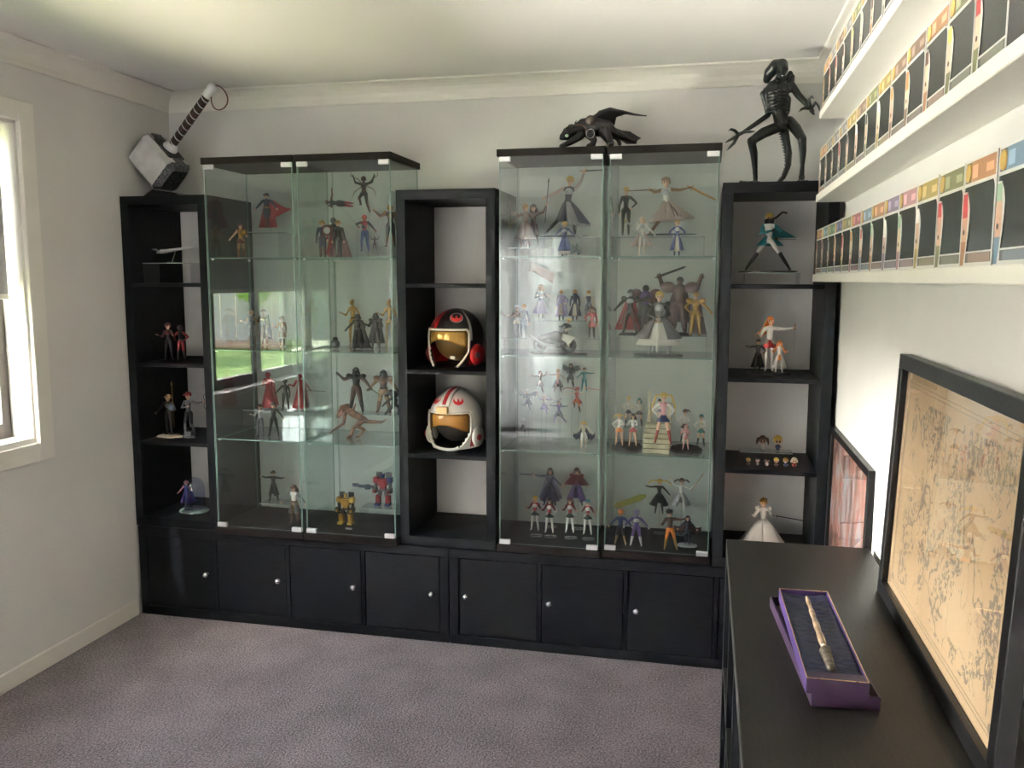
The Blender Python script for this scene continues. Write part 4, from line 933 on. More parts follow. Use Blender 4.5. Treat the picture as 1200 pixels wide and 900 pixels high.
def beast(name, y, z, scale, label, group, pts, col, extra=()):
    """crouching biped creature drawn from joints measured in the photograph (u, v, dy, radius px)"""
    P = lambda q: at(q[0], q[1], y=y+q[2])
    allp = [P(q) for ch in pts for q in ch]; lo = min(p.z for p in allp)
    root = empty(name, (sum(p.x for p in allp)/len(allp), y, z), label, 'figurine', group)
    mb = MB(); caps = []; o3 = Vector(root.location); sh = z-lo+.002
    px = (P(pts[0][0])-CAM).dot(FW)/FPX
    for ch in pts:
        for a, b_ in zip(ch, ch[1:]):
            A, B_ = P(a)-o3, P(b_)-o3; A.z += sh; B_.z += sh
            ra_, rb_ = a[3]*px, b_[3]*px; mb.caps(A, B_, ra_, rb_, 12); caps.append((A, B_, ra_, rb_, 0))
    o = mk('body', mb, [col], root); md = o.modifiers.new('r', 'REMESH'); md.mode = 'VOXEL'; md.voxel_size = scale
    PENDING.append((o, caps, [], 0, 1, [col]))
    return root, (lambda q: P(q)-o3+Vector((0, 0, sh))), px
RUST = noise_mat('rusty_brown_skin', (.05, .025, .018), (.30, .13, .07), 60, .3)
beast('creature_figurine', -.26, g3, .0016, 'rusty brown long-headed creature crouching with long tail, front of the third shelf', G,
      [[(397, 489, 0, 3.0), (401, 480, -.01, 4.2), (407, 477, 0, 3.4)], [(405, 480, 0, 3), (414, 486, 0, 4.6), (424, 491, 0, 3.6), (430, 495, 0, 2.6), (447, 496, 0, 1.6), (452, 493, 0, .8)],
       [(405, 484, -.01, 2.4), (403, 497, -.03, 1.8), (390, 506, -.05, 1.5), (386, 509, -.05, .8)], [(426, 492, .01, 3.2), (414, 503, .0, 2.6), (411, 512, 0, 2), (407, 514, -.02, 1.5)],
       [(428, 493, .0, 3.0), (418, 500, -.03, 2.4), (427, 505, -.02, 1.8), (421, 513, -.02, 1.4), (417, 514, -.04, 1.2)], [(414, 482, 0, 1.5), (417, 474, .01, .7)]], RUST)
beast('creature_figurine', -.17, .9285, .0016, 'small black horned creature crouching by the right pane, third shelf, second cabinet', G,
      [[(452, 479, 0, 1.6), (458, 475, 0, 3), (464, 477, 0, 2.6)], [(459, 478, 0, 2.4), (463, 485, 0, 3.4), (461, 491, 0, 2.4), (455, 497, 0, 1.5), (452, 501, 0, 1.4)], [(463, 489, 0, 2.4), (468, 494, 0, 1.6), (467, 501, 0, 1.4)],
       [(460, 482, -.01, 1.8), (452, 488, -.02, 1.3), (448, 492, -.02, .9)], [(465, 480, 0, 1.6), (470, 474, .02, .8)]], cm('bk'))
def robot(u, y, z, H, label, c1, c2, c3, dz=0, legs=.13, gun=None, group='figurines in the second glass cabinet'):
    root = empty('toy_robot', (X(u, y), y, z), label, 'figurine', group)
    S = lambda nm, parts, col: mk(nm, sum_boxes(parts, H, dz), cm(col), root)
    S('torso', [(-.15, .15, -.09, .08, .60, .80), (-.10, .10, -.12, -.07, .64, .76), (-.09, .09, -.06, .06, .50, .61)], c1)
    S('head', [(-.045, .045, -.05, .05, .82, .93), (-.055, -.040, -.03, .03, .88, .97), (.040, .055, -.03, .03, .88, .97)], c2)
    S('hips', [(-.10, .10, -.06, .06, .43, .51)], c3)
    S('wing_panels', [(-.24, -.06, .07, .10, .66, .98), (.06, .24, .07, .10, .66, .98)], c3)
    for s in (-1, 1):
        S('shoulder', [(min(s*.15, s*.28), max(s*.15, s*.28), -.09, .09, .68, .84)], c2 if s > 0 else c1)
        S('arm', [(min(s*.19, s*.26), max(s*.19, s*.26), -.05, .05, .52, .68), (min(s*.18, s*.29), max(s*.18, s*.29), -.14, .05, .38, .53)], c3)
        S('fist', [(min(s*.19, s*.26), max(s*.19, s*.26), -.19, -.13, .40, .48)], c1)
        x0 = s*legs
        S('thigh', [(x0-.055+s*-.03, x0+.045+s*-.03, -.055, .055, .28, .46)], c3)
        S('shin', [(x0-.07+s*.02, x0+.07+s*.02, -.075, .07, .07, .30), (x0-.045+s*.02, x0+.045+s*.02, -.11, -.07, .20, .33)], c1)
        S('foot', [(x0-.075+s*.03, x0+.075+s*.03, -.16, .08, .0, .075)], c2)
    if gun: S('cannon', [(-.75, -.28, -.06, 0, .50, .58), (-.95, -.75, -.05, -.01, .52, .62), (-.55, -.40, -.08, .02, .46, .60)], gun)
    if dz > .01:
        s = MB().lathe([(0, 0), (.02, 0), (.02, .003), (0, .003)], 18).tube([(0, .02, .002), (0, .02, dz+H*.5), (0, 0, dz+H*.5)], .002, 6); mk('clear_stand', s, ACRY, root, True)
    return root
def sum_boxes(parts, H, dz):
    b = MB()
    for p in parts: b.box(*[q*H for q in p[:4]], p[4]*H+dz, p[5]*H+dz, bev=.010*H)
    return b
robot(401, -.26, g4, .145, 'yellow and black toy robot with broad shoulders, bottom of the second cabinet', 'gd', 'ye', 'dg')
riser(X(424, -.12), X(466, -.12), -.17, -.07, g4, .500, 'low clear riser under the red and blue robot, bottom of the second cabinet')
robot(446, -.12, .5005, .155, 'red and blue toy robot with silver cannon, raised at the back of the second cabinet', 'rd', 'bl', 'gy', gun='gb')
r = mk('name_plate', bx(-.014, .014, -.004, .004, 0, .006, bev=.001), cm('lg'), None, label='tiny pale blank plate in front of the yellow robot', category='plate'); r.location = (X(404, -.34), -.34, g4)
# ---------- third cabinet
G = 'figurines in the third glass cabinet'
r1 = 1.655
riser(X(594, -.2), X(640, -.2), -.27, -.13, g1, r1, 'clear riser under the two brown-grey figures, top shelf, third cabinet')
F(609, -.225, r1+.0005, 240, ST, 'knight lady in rosy armour and blue-white skirt with sword, top left of the third cabinet', G, 'sk hb hb hb br br', la='outdown', ra='bent', legs='apart', b=1.05, ex=('B', ('hair', 'gd', 'bun'), ('dress', 'hb', .40, .24), ('skirt', 'lv', .30, .16), ('sword', 'hb', 0, (-.05, 0, 1), .55, .014)))
F(625, -.16, r1+.0005, 240, AF, 'brown-clad long-haired man holding a tall thin spear, top left of the third cabinet', G, 'sk br hb sk br hb', la='out', ra='raise', legs='wide', ex=('B', ('hair', 'br', 'long', .2), ('coat', 'hb', .30, .14), ('spear', 'bk', 1, (.08, 0, 1), .95, .01)))
rb = 1.700
riser(X(634, -.13), X(700, -.13), -.20, -.06, g1, rb, 'clear riser under the leaping blue swordswoman, top shelf, third cabinet')
F(663, -.13, rb+.0065, 207, ST, 'large leaping swordswoman with blue-black gown swept right and raised sword, third cabinet', G, 'sk nv sn sk gy dg', la=((.15, -.02, -.10), (.30, -.04, -.18)), ra='up', legs='lungeR', H=.245, lean=6, b=.9, hr=.060, ex=('B', ('hair', 'ye', 'bun'), ('coat', 'nv', .36, .26, .42), ('skirt', 'lg', .38, .24, .45), ('chest', 'si'), ('sword', 'dg', 1, (1, -.05, .12), .42, .012), ('disc', 'bk', .115)))
F(662, -.31, g1+.0005, 260, AF, 'small blond knight in blue gown beside teal water splash, third cabinet', G, 'sk bl bl cr bl bk', la='outdown', ra='outdown', ex=('B', ('hair', 'ye', 'bun'), ('dress', 'bl', .44, .19), ('skirt', 'wh', .50, .17), ('chest', 'si'), ('crystals', 'tl', .22)))
riser(X(628, -.12), X(704, -.12), -.17, -.07, g2, 1.352, 'long clear riser for the row of cloaked figures, second shelf, third cabinet')
rz = 1.3525
F(634, -.12, rz, 334, AF, 'banner-bearing knight in grey-violet gown, second shelf of the third cabinet', G, 'sk dg gy sk bk bk', la='fold', ra='bent', ex=('B', ('hair', 'gd', 'long', .3), ('dress', 'pu', .40, .22), ('flag', 'sn', 1), ('chest', 'si')))
F(658, -.12, rz, 340, AF, 'blond figure in grey-blue cloak, left of the navy-cloaked one', G, 'sk lv lv sk gy bk', la='down', ra='hip', ex=('B', ('hair', 'gd', 'bun'), ('coat', 'lv', .46, .20), ('cape', 'lv', .20, .6), ('skirt', 'sn', .38, .12)))
F(674, -.12, rz, 340, AF, 'ginger-blond figure in navy cloak over white skirt, second shelf, third cabinet', G, 'sk nv nv sk bk bk', la='down', ra='down', ex=('B', ('hair', 'gd', 'bun'), ('coat', 'nv', .44, .21), ('skirt', 'cr', .40, .13), ('collar', 'nv')))
F(690, -.12, rz, 341, AF, 'blond figure in dark teal jacket and white hood, right end of the row', G, 'sk nv cr sk bk bk', la='bent', ra='down', legs='apart', ex=('B', ('hair', 'gd', 'short'), ('coat', 'nv', .26, .13), ('collar', 'cr')))
riser(X(594, -.24), X(622, -.24), -.29, -.19, g2, 1.284, 'small clear riser on the left of the second shelf, third cabinet')
F(602, -.24, 1.2845, 358, AF, 'silver-haired girl in brown and cream, on the small left riser', G, 'sk br hb sk lg lg', la='bent', ra='fold', ex=('B', ('hair', 'lg', 'long', .2), ('skirt', 'cr', .14, .13)))
F(614, -.24, 1.2845, 357, AF, 'blond pair-companion in grey-blue dress, on the small left riser', G, 'sk gb gb sk gb gy', la='down', ra='down', ex=('B', ('hair', 'gd', 'bun'), ('skirt', 'gb', .2, .12)))
riser(X(686, -.24), X(702, -.24)+.01, -.29, -.19, g2, 1.284, 'small clear riser under the red-coated girl, second shelf, third cabinet')
F(694, -.24, 1.2845, 360, AF, 'red-coated girl with black stockings beside the door edge, third cabinet', G, 'sk rd rd sk bk bk', la='hip', ra='down', legs='walk', ex=('B', ('hair', 'br', 'twin', .18, .05), ('skirt', 'rd', .2, .13)))
# motorcycle with rider
root = empty('toy_motorcycle', (X(655, -.27), -.27, g2), 'silver and black toy motorcycle on a dark oval base, second shelf, third cabinet', 'figurine', G)
root.scale = (1, 1, 1); q = lambda *a: [Vector(p) for p in a]
mk('base', MB().lathe([(0, 0), (.118, 0), (.116, .005), (0, .005)], 30, sy=.42), cm('bk'), root, True)
for x, nm in ((-.075, 'rear_wheel'), (.042, 'front_wheel')):
    wv = MB()
    ring = [(x+.024*math.cos(R(a)), -.0 if nm[0] == 'r' else -.01, .036+.024*math.sin(R(a))) for a in range(0, 360, 18)]
    wv.tube(ring+[ring[0]], .0085, 8, cap=False); wv.tube([(x, -.008, .036), (x, .008, .036)], .014, 14); mk(nm, wv, cm('bk'), root, True)
mk('frame_body', MB().caps((-.075, 0, .062), (-.01, 0, .075), .014, .020, 12).caps((-.01, 0, .072), (.025, -.004, .055), .022, .016, 12).caps((-.04, 0, .05), (0, 0, .038), .018, .016, 12), cm('dg'), root, True)
fr_ = MB().add([(.018, -.028, .085), (.070, -.020, .070), (.045, -.022, .040), (.015, -.026, .060), (.018, .012, .085), (.070, .0, .070), (.045, .006, .040), (.015, .010, .060)], [(0, 1, 2, 3), (7, 6, 5, 4), (0, 4, 5, 1), (1, 5, 6, 2), (2, 6, 7, 3), (3, 7, 4, 0)])
fr_.caps((.030, -.018, .098), (.052, -.022, .104), .009, .005, 10).caps((.036, -.014, .060), (.044, -.016, .032), .010, .006, 10)
mk('silver_fairing', fr_, pm((.78, .76, .66), .22, .85, name='champagne_chrome'), root)
mk('handlebar', MB().tube([(.012, -.04, .098), (.026, -.006, .094), (.020, .03, .100)], .0028, 8), cm('si'), root, True)
mk('exhaust', MB().tube([(-.01, -.022, .034), (-.06, -.026, .038), (-.118, -.022, .072)], [.005, .006, .007], 10), cm('si'), root, True)
F(658, -.27, g2+.030, 369, AF, 'blond rider in black suit leaning over the silver motorcycle', G, 'sk bk bk bk bk bk', la=((.06, -.10, -.14), (.10, -.26, -.16)), ra=((.06, -.10, -.14), (.0, -.26, -.16)), legs='knee', H=.118, yaw=0, lean=14, pitch=-14, ex=('B', ('hair', 'ye', 'spiky')))
# third shelf of the third cabinet: many small dynamic figures on clear stands
def A3(u, vf, vh, y, label, c, **k):
    zz = at(u, vf, y=y).z; hh = at(u, vh, y=y).z-zz
    return F(u, y, g3, vh, AF, label, G, c, H=hh, dz=max(0, zz-g3), **k)
A3(633, 461, 435, -.12, 'rose-dressed figure in mid-jump, back left of the third shelf, third cabinet', 'sk mr hb sk hb mr', la='out', ra='raise', legs='jump', ex=('B', ('hair', 'br', 'long', .2, .1), ('skirt', 'mr', .25, .16)))
A3(654, 460, 433, -.12, 'peach and black layered-skirt dancer, back of the third shelf, third cabinet', 'sk sk sn sk sk br', la='out', ra='outdown', legs='wide', ex=('B', ('hair', 'gd', 'pony', .2, .4), ('coat', 'bk', .36, .24), ('skirt', 'pk', .2, .14)))
A3(669, 455, 426, -.10, 'dull green-grey winged figure, back of the third shelf, third cabinet', 'sk dgn dgn sk gy dg', la='raise', ra='out', legs='jump', ex=('B', ('hair', 'dg', 'long', .25, .1), ('wings', 'gy', .30, .12), ('skirt', 'gy', .2, .15)))
A3(685, 459, 431, -.18, 'black-haired figure in bright teal suit, right of the third shelf, third cabinet', 'sk tl tl cr tl tl', la='outdown', ra='out', legs='apart', ex=('B', ('hair', 'bk', 'pony', .16, -.3), ('skirt', 'tl', .12, .11)))
A3(678, 484, 455, -.26, 'red and white swordsman with flaring red scarf, third shelf, third cabinet', 'sk rd cr sk og dg', la='out', ra='raise', legs='jump', ex=('B', ('hair', 'rd', 'spiky'), ('sword', 'pk', 1, (1, 0, -.1), .7, .02), ('ribbon', 'rd', [(0, .05, .85), (-.2, .08, .98), (-.45, .08, 1.0), (-.62, .08, .92)]), ('coat', 'rd', .2, .2, .1)))
A3(618, 482, 457, -.20, 'slate-blue fanned-cape figure, left of the third shelf, third cabinet', 'sk gb gb sk gb gb', la='raise', ra='out', legs='jump', ex=('B', ('hair', 'gb', 'spiky'), ('wings', 'gb', .42, .15), ('coat', 'gb', .3, .25)))
A3(638, 486, 463, -.19, 'beige and violet twirling figure, middle of the third shelf, third cabinet', 'sk sn lv sk lv lv', la='raise', ra='out', legs='jump', ex=('B', ('hair', 'sn', 'twin', .25, .1), ('skirt', 'lv', .28, .2), ('spear', 'gy', 1, (.8, 0, -.6), .8, .01)))
A3(655, 496, 470, -.22, 'blue-violet archer with thin dark bow staff, middle of the third shelf, third cabinet', 'sk pu gb sk gb pu', la='out', ra='out', legs='lungeL', ex=('B', ('hair', 'bk', 'long', .2, .3), ('coat', 'gb', .3, .2), ('spear', 'bk', 0, (.9, 0, .5), 1.1, .01)))
A3(613, 508, 490, -.24, 'white and grey small helmeted figure, lower left of the third shelf, third cabinet', 'wh lg lg wh gy gy', la='raise', ra='outdown', legs='jump', ex=('B', ('mask', 'wh'), ('coat', 'gy', .3, .16)))
A3(684, 528, 497, -.26, 'blond white-suited fighter with dark wings, lower right of the third shelf, third cabinet', 'sk cr cr cr wh cr', la='outdown', ra='outdown', legs='walk', ex=('B', ('hair', 'ye', 'twin', .12, .05), ('wings', 'nv', .36, -.30)))
# bottom of the third cabinet
def A4(u, vf, vh, y, label, c, gr, z=None, **k):
    zz = at(u, vf, y=y).z; hh = at(u, vh, y=y).z-zz
    return F(u, y, g4, vh, AF, label, gr, c, H=hh, dz=max(0, zz-g4), **k)
A4(644.5, 592, 549, -.14, 'long-haired figure in midnight-blue coat with sword, floating in the third cabinet', 'sk nv nv sk bk bk', G, la='out', ra='outdown', legs='wide', b=.95, ex=('B', ('hair', 'bk', 'long', .28), ('coat', 'nv', .46, .26), ('sword', 'gb', 0, (-1, 0, 0), .40, .022), ('cape', 'gb', .32, .66)))
A4(676, 592, 549, -.14, 'figure in purple-red coat with spread sleeves, floating in the third cabinet', 'sk dr dr sk nv br', G, la='outdown', ra='outdown', legs='wide', b=.95, ex=('B', ('hair', 'br', 'long', .1), ('coat', 'pu', .46, .25), ('pads', 'dr', 1.2), ('cape', 'dr', .34, .3)))
for u, vf, vh, hc_, lb, st, ex_ in ((627, 621, 582, 'ye', 'blond uniformed fighter in red jacket and white stockings holding thin sword', 'short', ('sword', 'lg', 0, (-.25, 0, 1), .50, .008)),
                               (644, 624, 584, 'bk', 'black-haired uniformed fighter in red jacket and white stockings', 'long', None),
                               (668, 624, 584, 'mr', 'dark-red-haired uniformed fighter with sword held across, red jacket', 'long', ('sword', 'lg', 1, (1, 0, -.25), .62, .010)),
                               (689, 626, 586, 'tl', 'green-haired uniformed fighter in red jacket and white stockings', 'short', ('sword', 'lg', 1, (.25, 0, 1), .20, .008))):
    A4(u, vf, vh, -.28, lb, 'sk rd dr sk wh wh', G, la='bent', ra='bent', legs='apart', b=.88, ex=('B', ('hair', hc_, st, .22), ('skirt', 'dgn', .12, .12), ('chest', 'wh')) + ((ex_,) if ex_ else ()))
# ---------- fourth cabinet
G = 'figurines in the rightmost glass cabinet'
riser(X(722, -.14), X(822, -.14), -.20, -.05, g1, 1.702, 'long clear riser at the back of the top shelf, rightmost cabinet')
F(734, -.14, 1.7025, 219, AF, 'tall slim blond man in plain black suit, top left of the rightmost cabinet', G, 'sk bk bk sk bk bk', la='down', ra='hip', b=.82, hr=.055, ex=(('hair', 'ye', 'bun'),))
F(790, -.13, 1.709, 216, ST, 'large lunging swordswoman in pale pink gown with two long blades, rightmost cabinet', G, 'sk wh tn bz bz bz', la=((.12, -.04, -.03), (.16, -.10, .0)), ra='out', legs='lungeR', H=.225, lean=-3, b=.9, hr=.075, ex=('B', ('hair', 'tn', 'bun'), ('skirt', 'sn', .34, .30), ('coat', 'br', .30, .24, .1), ('coat', 'sn', .34, .34, .45), ('chest', 'si'), ('sword', 'bz', 0, (-1, 0, .02), .42, .010), ('sword', 'gd', 1, (.9, .1, -.52), .52, .022), ('disc', 'bk', .12)))
F(753, -.30, g1+.0005, 254, AF, 'cream-haired knight in white holding long silver sword across, front of the top shelf', G, 'sk wh wh wh wh cr', la='bent', ra='outdown', b=.85, ex=('B', ('hair', 'cr', 'long', .18), ('coat', 'sn', .34, .30), ('chest', 'si'), ('greatsword', 'lg', (-.42, -.15, .90), (.75, 0, -.68), .85, .024), ('pads', 'wh', .9)))
F(794, -.30, g1+.0005, 258, AF, 'blond figure in long blue coat over white dress, front of the top shelf', G, 'sk bl bl wh cr nv', la='hip', ra='hip', b=.85, ex=('B', ('hair', 'gd', 'bun'), ('coat', 'bl', .44, .19), ('skirt', 'cr', .44, .11), ('chest', 'wh')))
riser(X(722, -.16)+.01, X(768, -.16), -.23, -.09, g2, 1.300, 'clear riser on the left of the second shelf, rightmost cabinet')
riser(X(786, -.16), X(828, -.16), -.23, -.09, g2, 1.300, 'clear riser on the right of the second shelf, rightmost cabinet')
rz = 1.3105
F(734, -.20, rz, 340, AF, 'black-armoured warrior trailing a red cape, left riser, second shelf', G, 'lg dg bk bk bk bk', la='outdown', ra='side', legs='wide', b=1.15, ex=('B', ('hair', 'bk', 'short'), ('pads', 'dg', 1.0), ('coat', 'dr', .40, .24), ('cape', 'rd', .30, .76, -.08), ('chest', 'si'), ('rock', 'bk', .05, .8)))
F(757, -.12, rz, 334, AF, 'hulking dark violet cloaked warrior, left riser, second shelf', G, 'mr pu mr bk dgn bk', la='fold', ra='fold', b=1.55, hr=.07, legs='apart', ex=('B', ('mask', 'bk'), ('pads', 'mr', 1.5), ('cape', 'bk', .26, .66), ('coat', 'dgn', .40, .20), ('rock', 'bk', .05, .8)))
F(797, -.12, rz, 325, AF, 'brown armoured giant raising a thick club, right riser, second shelf', G, 'br br br br mr mr', la='raise', ra='raise', b=1.6, hr=.058, legs='apart', ex=('B', ('hair', 'bk', 'short'), ('pads', 'br', 1.5), ('coat', 'mr', .42, .20), ('cape', 'mr', .30, .62), ('sword', 'bk', 0, (.95, 0, .35), .52, .022), ('rock', 'dg', .05, .8)))
F(816, -.205, 1.3005, 343, AF, 'blond figure in shining gold armour, right riser, second shelf', G, 'sk gd gd gd gd gd', la='hip', ra='outdown', legs='apart', b=1.1, ex=('B', ('hair', 'ye', 'short'), ('pads', 'gd', 1.3), ('chest', 'gd'), ('cape', 'mr', .22, .78, .04), ('coat', 'gd', .14, .15)))
F(773, -.27, g2+.0065, 342, ST, 'blond swordswoman in purple gown leaning on a planted silver sword, dark oval base', G, 'sk gy dg si lg si', la='grip', ra='grip', legs='wide', b=.95, hr=.062, ex=('B', ('hair', 'ye', 'bun'), ('coat', 'gy', .34, .36), ('skirt', 'pu', .30, .26), ('skirt', 'wh', .42, .34), ('chest', 'si'), ('pads', 'dg', .8), ('sword', 'wh', (0, -.34, .56), (0, 0, -1), .52, .026), ('disc', 'bk', .098)))
# uniformed team on stone steps, third shelf of the fourth cabinet
STN = noise_mat('cream_stone', (.36, .32, .22), (.48, .44, .32), 30, .8, .3, 120)
x0, x1 = X(757, -.24), X(788, -.24)
st = empty('stone_steps', ((x0+x1)/2, -.23, g3), 'cream stone stairway with a broken column, third shelf of the rightmost cabinet', 'figurine base'); w2 = (x1-x0)/2
for i in range(6): mk('step', bx(-w2, w2, -.085+.020*i, .10, .017*i if i else 0, .017*(i+1), bev=.001), STN, st)
mk('column', MB().lathe([(.010, .10), (.008, .106), (.0075, .225), (.0085, .232)], 14, c=(-.038, .08, 0)), STN, st, True)
mk('post', bx(.035, .052, .07, .087, .10, .185, bev=.002), STN, st)
def bench(u0, u1, label):
    a, b_ = X(u0, -.20), X(u1, -.20); o = empty('rocky_base', ((a+b_)/2, -.22, g3), label, 'figurine base', 'dark rocky bases')
    w3 = (b_-a)/2
    mk('rock_slab', MB().lathe([(0, 0), (1, 0), (.98, .008), (.9, .012), (.6, .013), (0, .013)], 30, wob=.04, k=9), cm('br') if False else pm((.035, .028, .027), .8, name='dark_rock'), o)
    for v in o.children[0].data.vertices: v.co.x *= w3; v.co.y *= .085; v.co.z += 0
    return .0135
bench(719, 755, 'dark rocky base under four uniformed figures, left of the stone steps'); bench(788, 826, 'dark rocky base under three uniformed figures, right of the stone steps')
def SM(u, y, z, vh, label, top, sk_, hair, st_, boots, **k):
    return F(u, y, z, vh, AF, label, G, f'sk {top} {k.pop("sl","wh")} cr sk {boots}', b=.80, hr=.066, legs=k.pop('legs', 'apart'), la=k.pop('la', 'hip'), ra=k.pop('ra', 'fold'), ex=('B', ('hair', hair)+st_, ('skirt', sk_, .13, .12))+k.pop('ex', ()), **k)
zb = g3+.0138
riser(X(733, -.10), X(754, -.10), -.13, -.07, g3, .905, 'small clear riser behind the left rocky base, rightmost cabinet')
SM(737, -.10, .9055, 465, 'blond figure in navy skirt standing behind on the left, third shelf', 'wh', 'nv', 'ye', ('short',), 'nv', sl='cr')
SM(749, -.10, .9055, 467, 'teal-haired figure in black skirt standing behind on the left, third shelf', 'wh', 'bk', 'tl', ('long', .15), 'bk', sl='cr')
SM(726, -.25, zb, 485, 'figure with very wide yellow hair and orange skirt, front left of third shelf', 'wh', 'og', 'ye', ('twin', .12, .12), 'sk')
SM(742, -.25, zb, 485, 'long black-haired figure in red skirt, front left of third shelf', 'wh', 'rd', 'bk', ('long', .34, .15), 'sk', la='bent')
SM(773, -.155, g3+.1025, 468, 'short dark-haired figure in violet skirt at the top of the steps', 'wh', 'lv', 'bk', ('short',), 'pu', legs='stand')
SM(778, -.285, g3+.0345, 461, 'twin-tailed blond figure in blue skirt and red boots on the steps', 'pk', 'bl', 'ye', ('twin', .42, .16), 'rd', legs='wide', la='hip', ra='hip')
SM(803, -.12, zb, 480, 'brown pony-tailed figure in dark green skirt, back right of third shelf', 'wh', 'dgn', 'br', ('pony', .25, .7), 'dgn')
SM(804, -.28, zb, 498, 'small pink-dressed figure with round pink bow, front right of third shelf', 'pk', 'pk', 'pk', ('bun',), 'pk', sl='pk')
SM(822, -.20, zb, 486, 'blue-haired figure in blue skirt and boots, far right of third shelf', 'cr', 'tl', 'tl', ('short',), 'nv')
# bottom of the fourth cabinet
A4(773, 602, 562, -.13, 'blond twin-tailed figure in black coat with huge clear yellow blade, rightmost cabinet', 'sk bk bk sk bk bk', G, la='out', ra='outdown', legs='apart', b=.85, ex=('B', ('hair', 'ye', 'twin', .1, .26), ('coat', 'bk', .34, .26), ('chest', 'dg')))
bl2 = MB(); p0, p1 = at(757, 581, y=-.15), at(719, 594, y=-.24)
dd = (p1-p0); n_ = Vector((dd.z, 0, -dd.x)).normalized()
bl2.add([p0+n_*.005, p0-n_*.005, p0+dd*.15-n_*.013, p0+dd*.9-n_*.012, p1, p0+dd*.9+n_*.012, p0+dd*.15+n_*.013]+[q_+Vector((0, .004, 0)) for q_ in (p0+n_*.005, p0-n_*.005, p0+dd*.15-n_*.013, p0+dd*.9-n_*.012, p1, p0+dd*.9+n_*.012, p0+dd*.15+n_*.013)],
        [tuple(range(7)), tuple(range(13, 6, -1))]+[(i, (i+1) % 7, 7+(i+1) % 7, 7+i) for i in range(7)])
own = [o for o in bpy.data.objects if o.get('label', '').startswith('blond twin-tailed figure in black')][0]
bl2.v = [tuple(Vector(v)-own.location) for v in bl2.v]; mk('energy_blade', bl2, YEL, own)
A4(799, 602, 561, -.13, 'brown-haired figure in white dress with curved staff, floating in the rightmost cabinet', 'sk wh wh sk wh wh', G, la='raise', ra='side', legs='jump', b=.85, ex=('B', ('hair', 'br', 'twin', .05, .14), ('coat', 'lg', .34, .26), ('staff', 'gd', 1, (.5, 0, .8), .55, .01)))
A4(724, 643, 604, -.29, 'spiky orange-haired fighter in blue jacket and dark trousers, bottom left of rightmost cabinet', 'sk bl bl sk dg tn', G, la='outdown', ra='outdown', legs='wide', ex=('B', ('hair', 'og', 'spiky')))
A4(746, 646, 606, -.29, 'fighter in violet-blue suit with white gloves and boots, bottom of rightmost cabinet', 'lv pu pu wh pu wh', G, la='outdown', ra='outdown', legs='wide', b=1.1, ex=('B', ('hair', 'lv', 'spiky'), ('chest', 'wh')))
A4(787, 650, 605, -.31, 'long-limbed fighter in orange trousers and black hair, bottom of rightmost cabinet', 'sk br br sk og gd', G, la='bent', ra='out', legs='wide', lean=-3, ex=('B', ('hair', 'bk', 'spiky'), ('belt', 'dr')))
F(806, -.25, g4+.0065, 605, ST, 'dark blue figure with ragged wings on clear round base, bottom right of rightmost cabinet', G, 'sk nv nv sk bk nv', la='outdown', ra='outdown', b=.9, ex=('B', ('hair', 'nv', 'long', .3), ('wings', 'mr', .42, -.22), ('skirt', 'nv', .18, .13), ('disc', 'lg', .04)))
# ---------- left tower
t0, t1, t2, t3 = [z_+.0004 for z_ in TS]
G = 'figurines in the left shelf tower'
riser(X(172, -.25), X(226, -.25), -.31, -.19, t3, 1.598, 'clear riser under the model starship, top cell of the left tower')
r = empty('model_starship', (X(206, -.25), -.25, 1.5985), 'slim silver model starship on a small stand, top cell of the left tower', 'model')
a, b_, mid = at(184, 296, y=-.25)-r.location, at(228, 289, y=-.25)-r.location, at(206, 293, y=-.25)-r.location
mk('hull', MB().tube([a, a.lerp(b_, .15), a.lerp(b_, .5), a.lerp(b_, .85), b_], [.004, .0095, .0070, .0045, .001], 12, flat=1.6), pm((.62, .62, .64), .3, .5, name='silver_hull'), r, True)
for s in (-1, 1): mk('engine_fin', MB().tube([a.lerp(b_, .12)+Vector((0, s*.012, .004)), a+Vector((-.002, s*.030, .014)), a+Vector((.020, s*.030, .014))], .003, 8), cm('lg'), r, True)
mk('stem', MB().tube([(0, 0, .003), mid], .0022, 8), cm('lg'), r, True); mk('foot', MB().lathe([(0, 0), (.022, 0), (.020, .004), (0, .005)], 18), cm('bk'), r, True)
F(196.5, -.26, t2, 379, AF, 'lean dark-suited fighter with red trim, left of two in the second cell', G, 'sk dg mr sk dg dg', la='bent', ra='bent', legs='apart', b=.9, ex=('B', ('hair', 'br', 'short'), ('chest', 'dr')))
F(211, -.24, t2, 381, AF, 'red and grey suited fighter with spread elbows, right of two in the second cell', G, 'dg dg rd dg rd dg', la='hip', ra='hip', legs='apart', b=.9, ex=('B', ('mask', 'dg'), ('belt', 'gy')))
F(196.5, -.27, t1+.0105, 463, ST, 'armoured soldier with tall spear and shield on a cream rocky base', G, 'tn dg dg tn dg bk', la='outdown', ra='bent', b=1.0, ex=('B', ('hair', 'tn', 'short'), ('spear', 'gd', 1, (-.02, 0, 1), 1.1, .01), ('shield', 'gb', 1, .10, 'gb'), ('rock', 'cr', .062, .6), ('chest', 'gy')))
F(220, -.27, t1+.0105, 460, ST, 'red-haired archer in grey drawing a bow on a grey rock', G, 'sk gy gy sk dg gy', la='fold', ra='out', legs='walk', b=.85, ex=('B', ('hair', 'rd', 'short'), ('bow', 'dg', 1, (0, 0, 1), .4, .01), ('rock', 'gy', .025, .8), ('box', 'gy', 'rock_plinth', (-.09, .09, -.08, .08, .0, .10))))
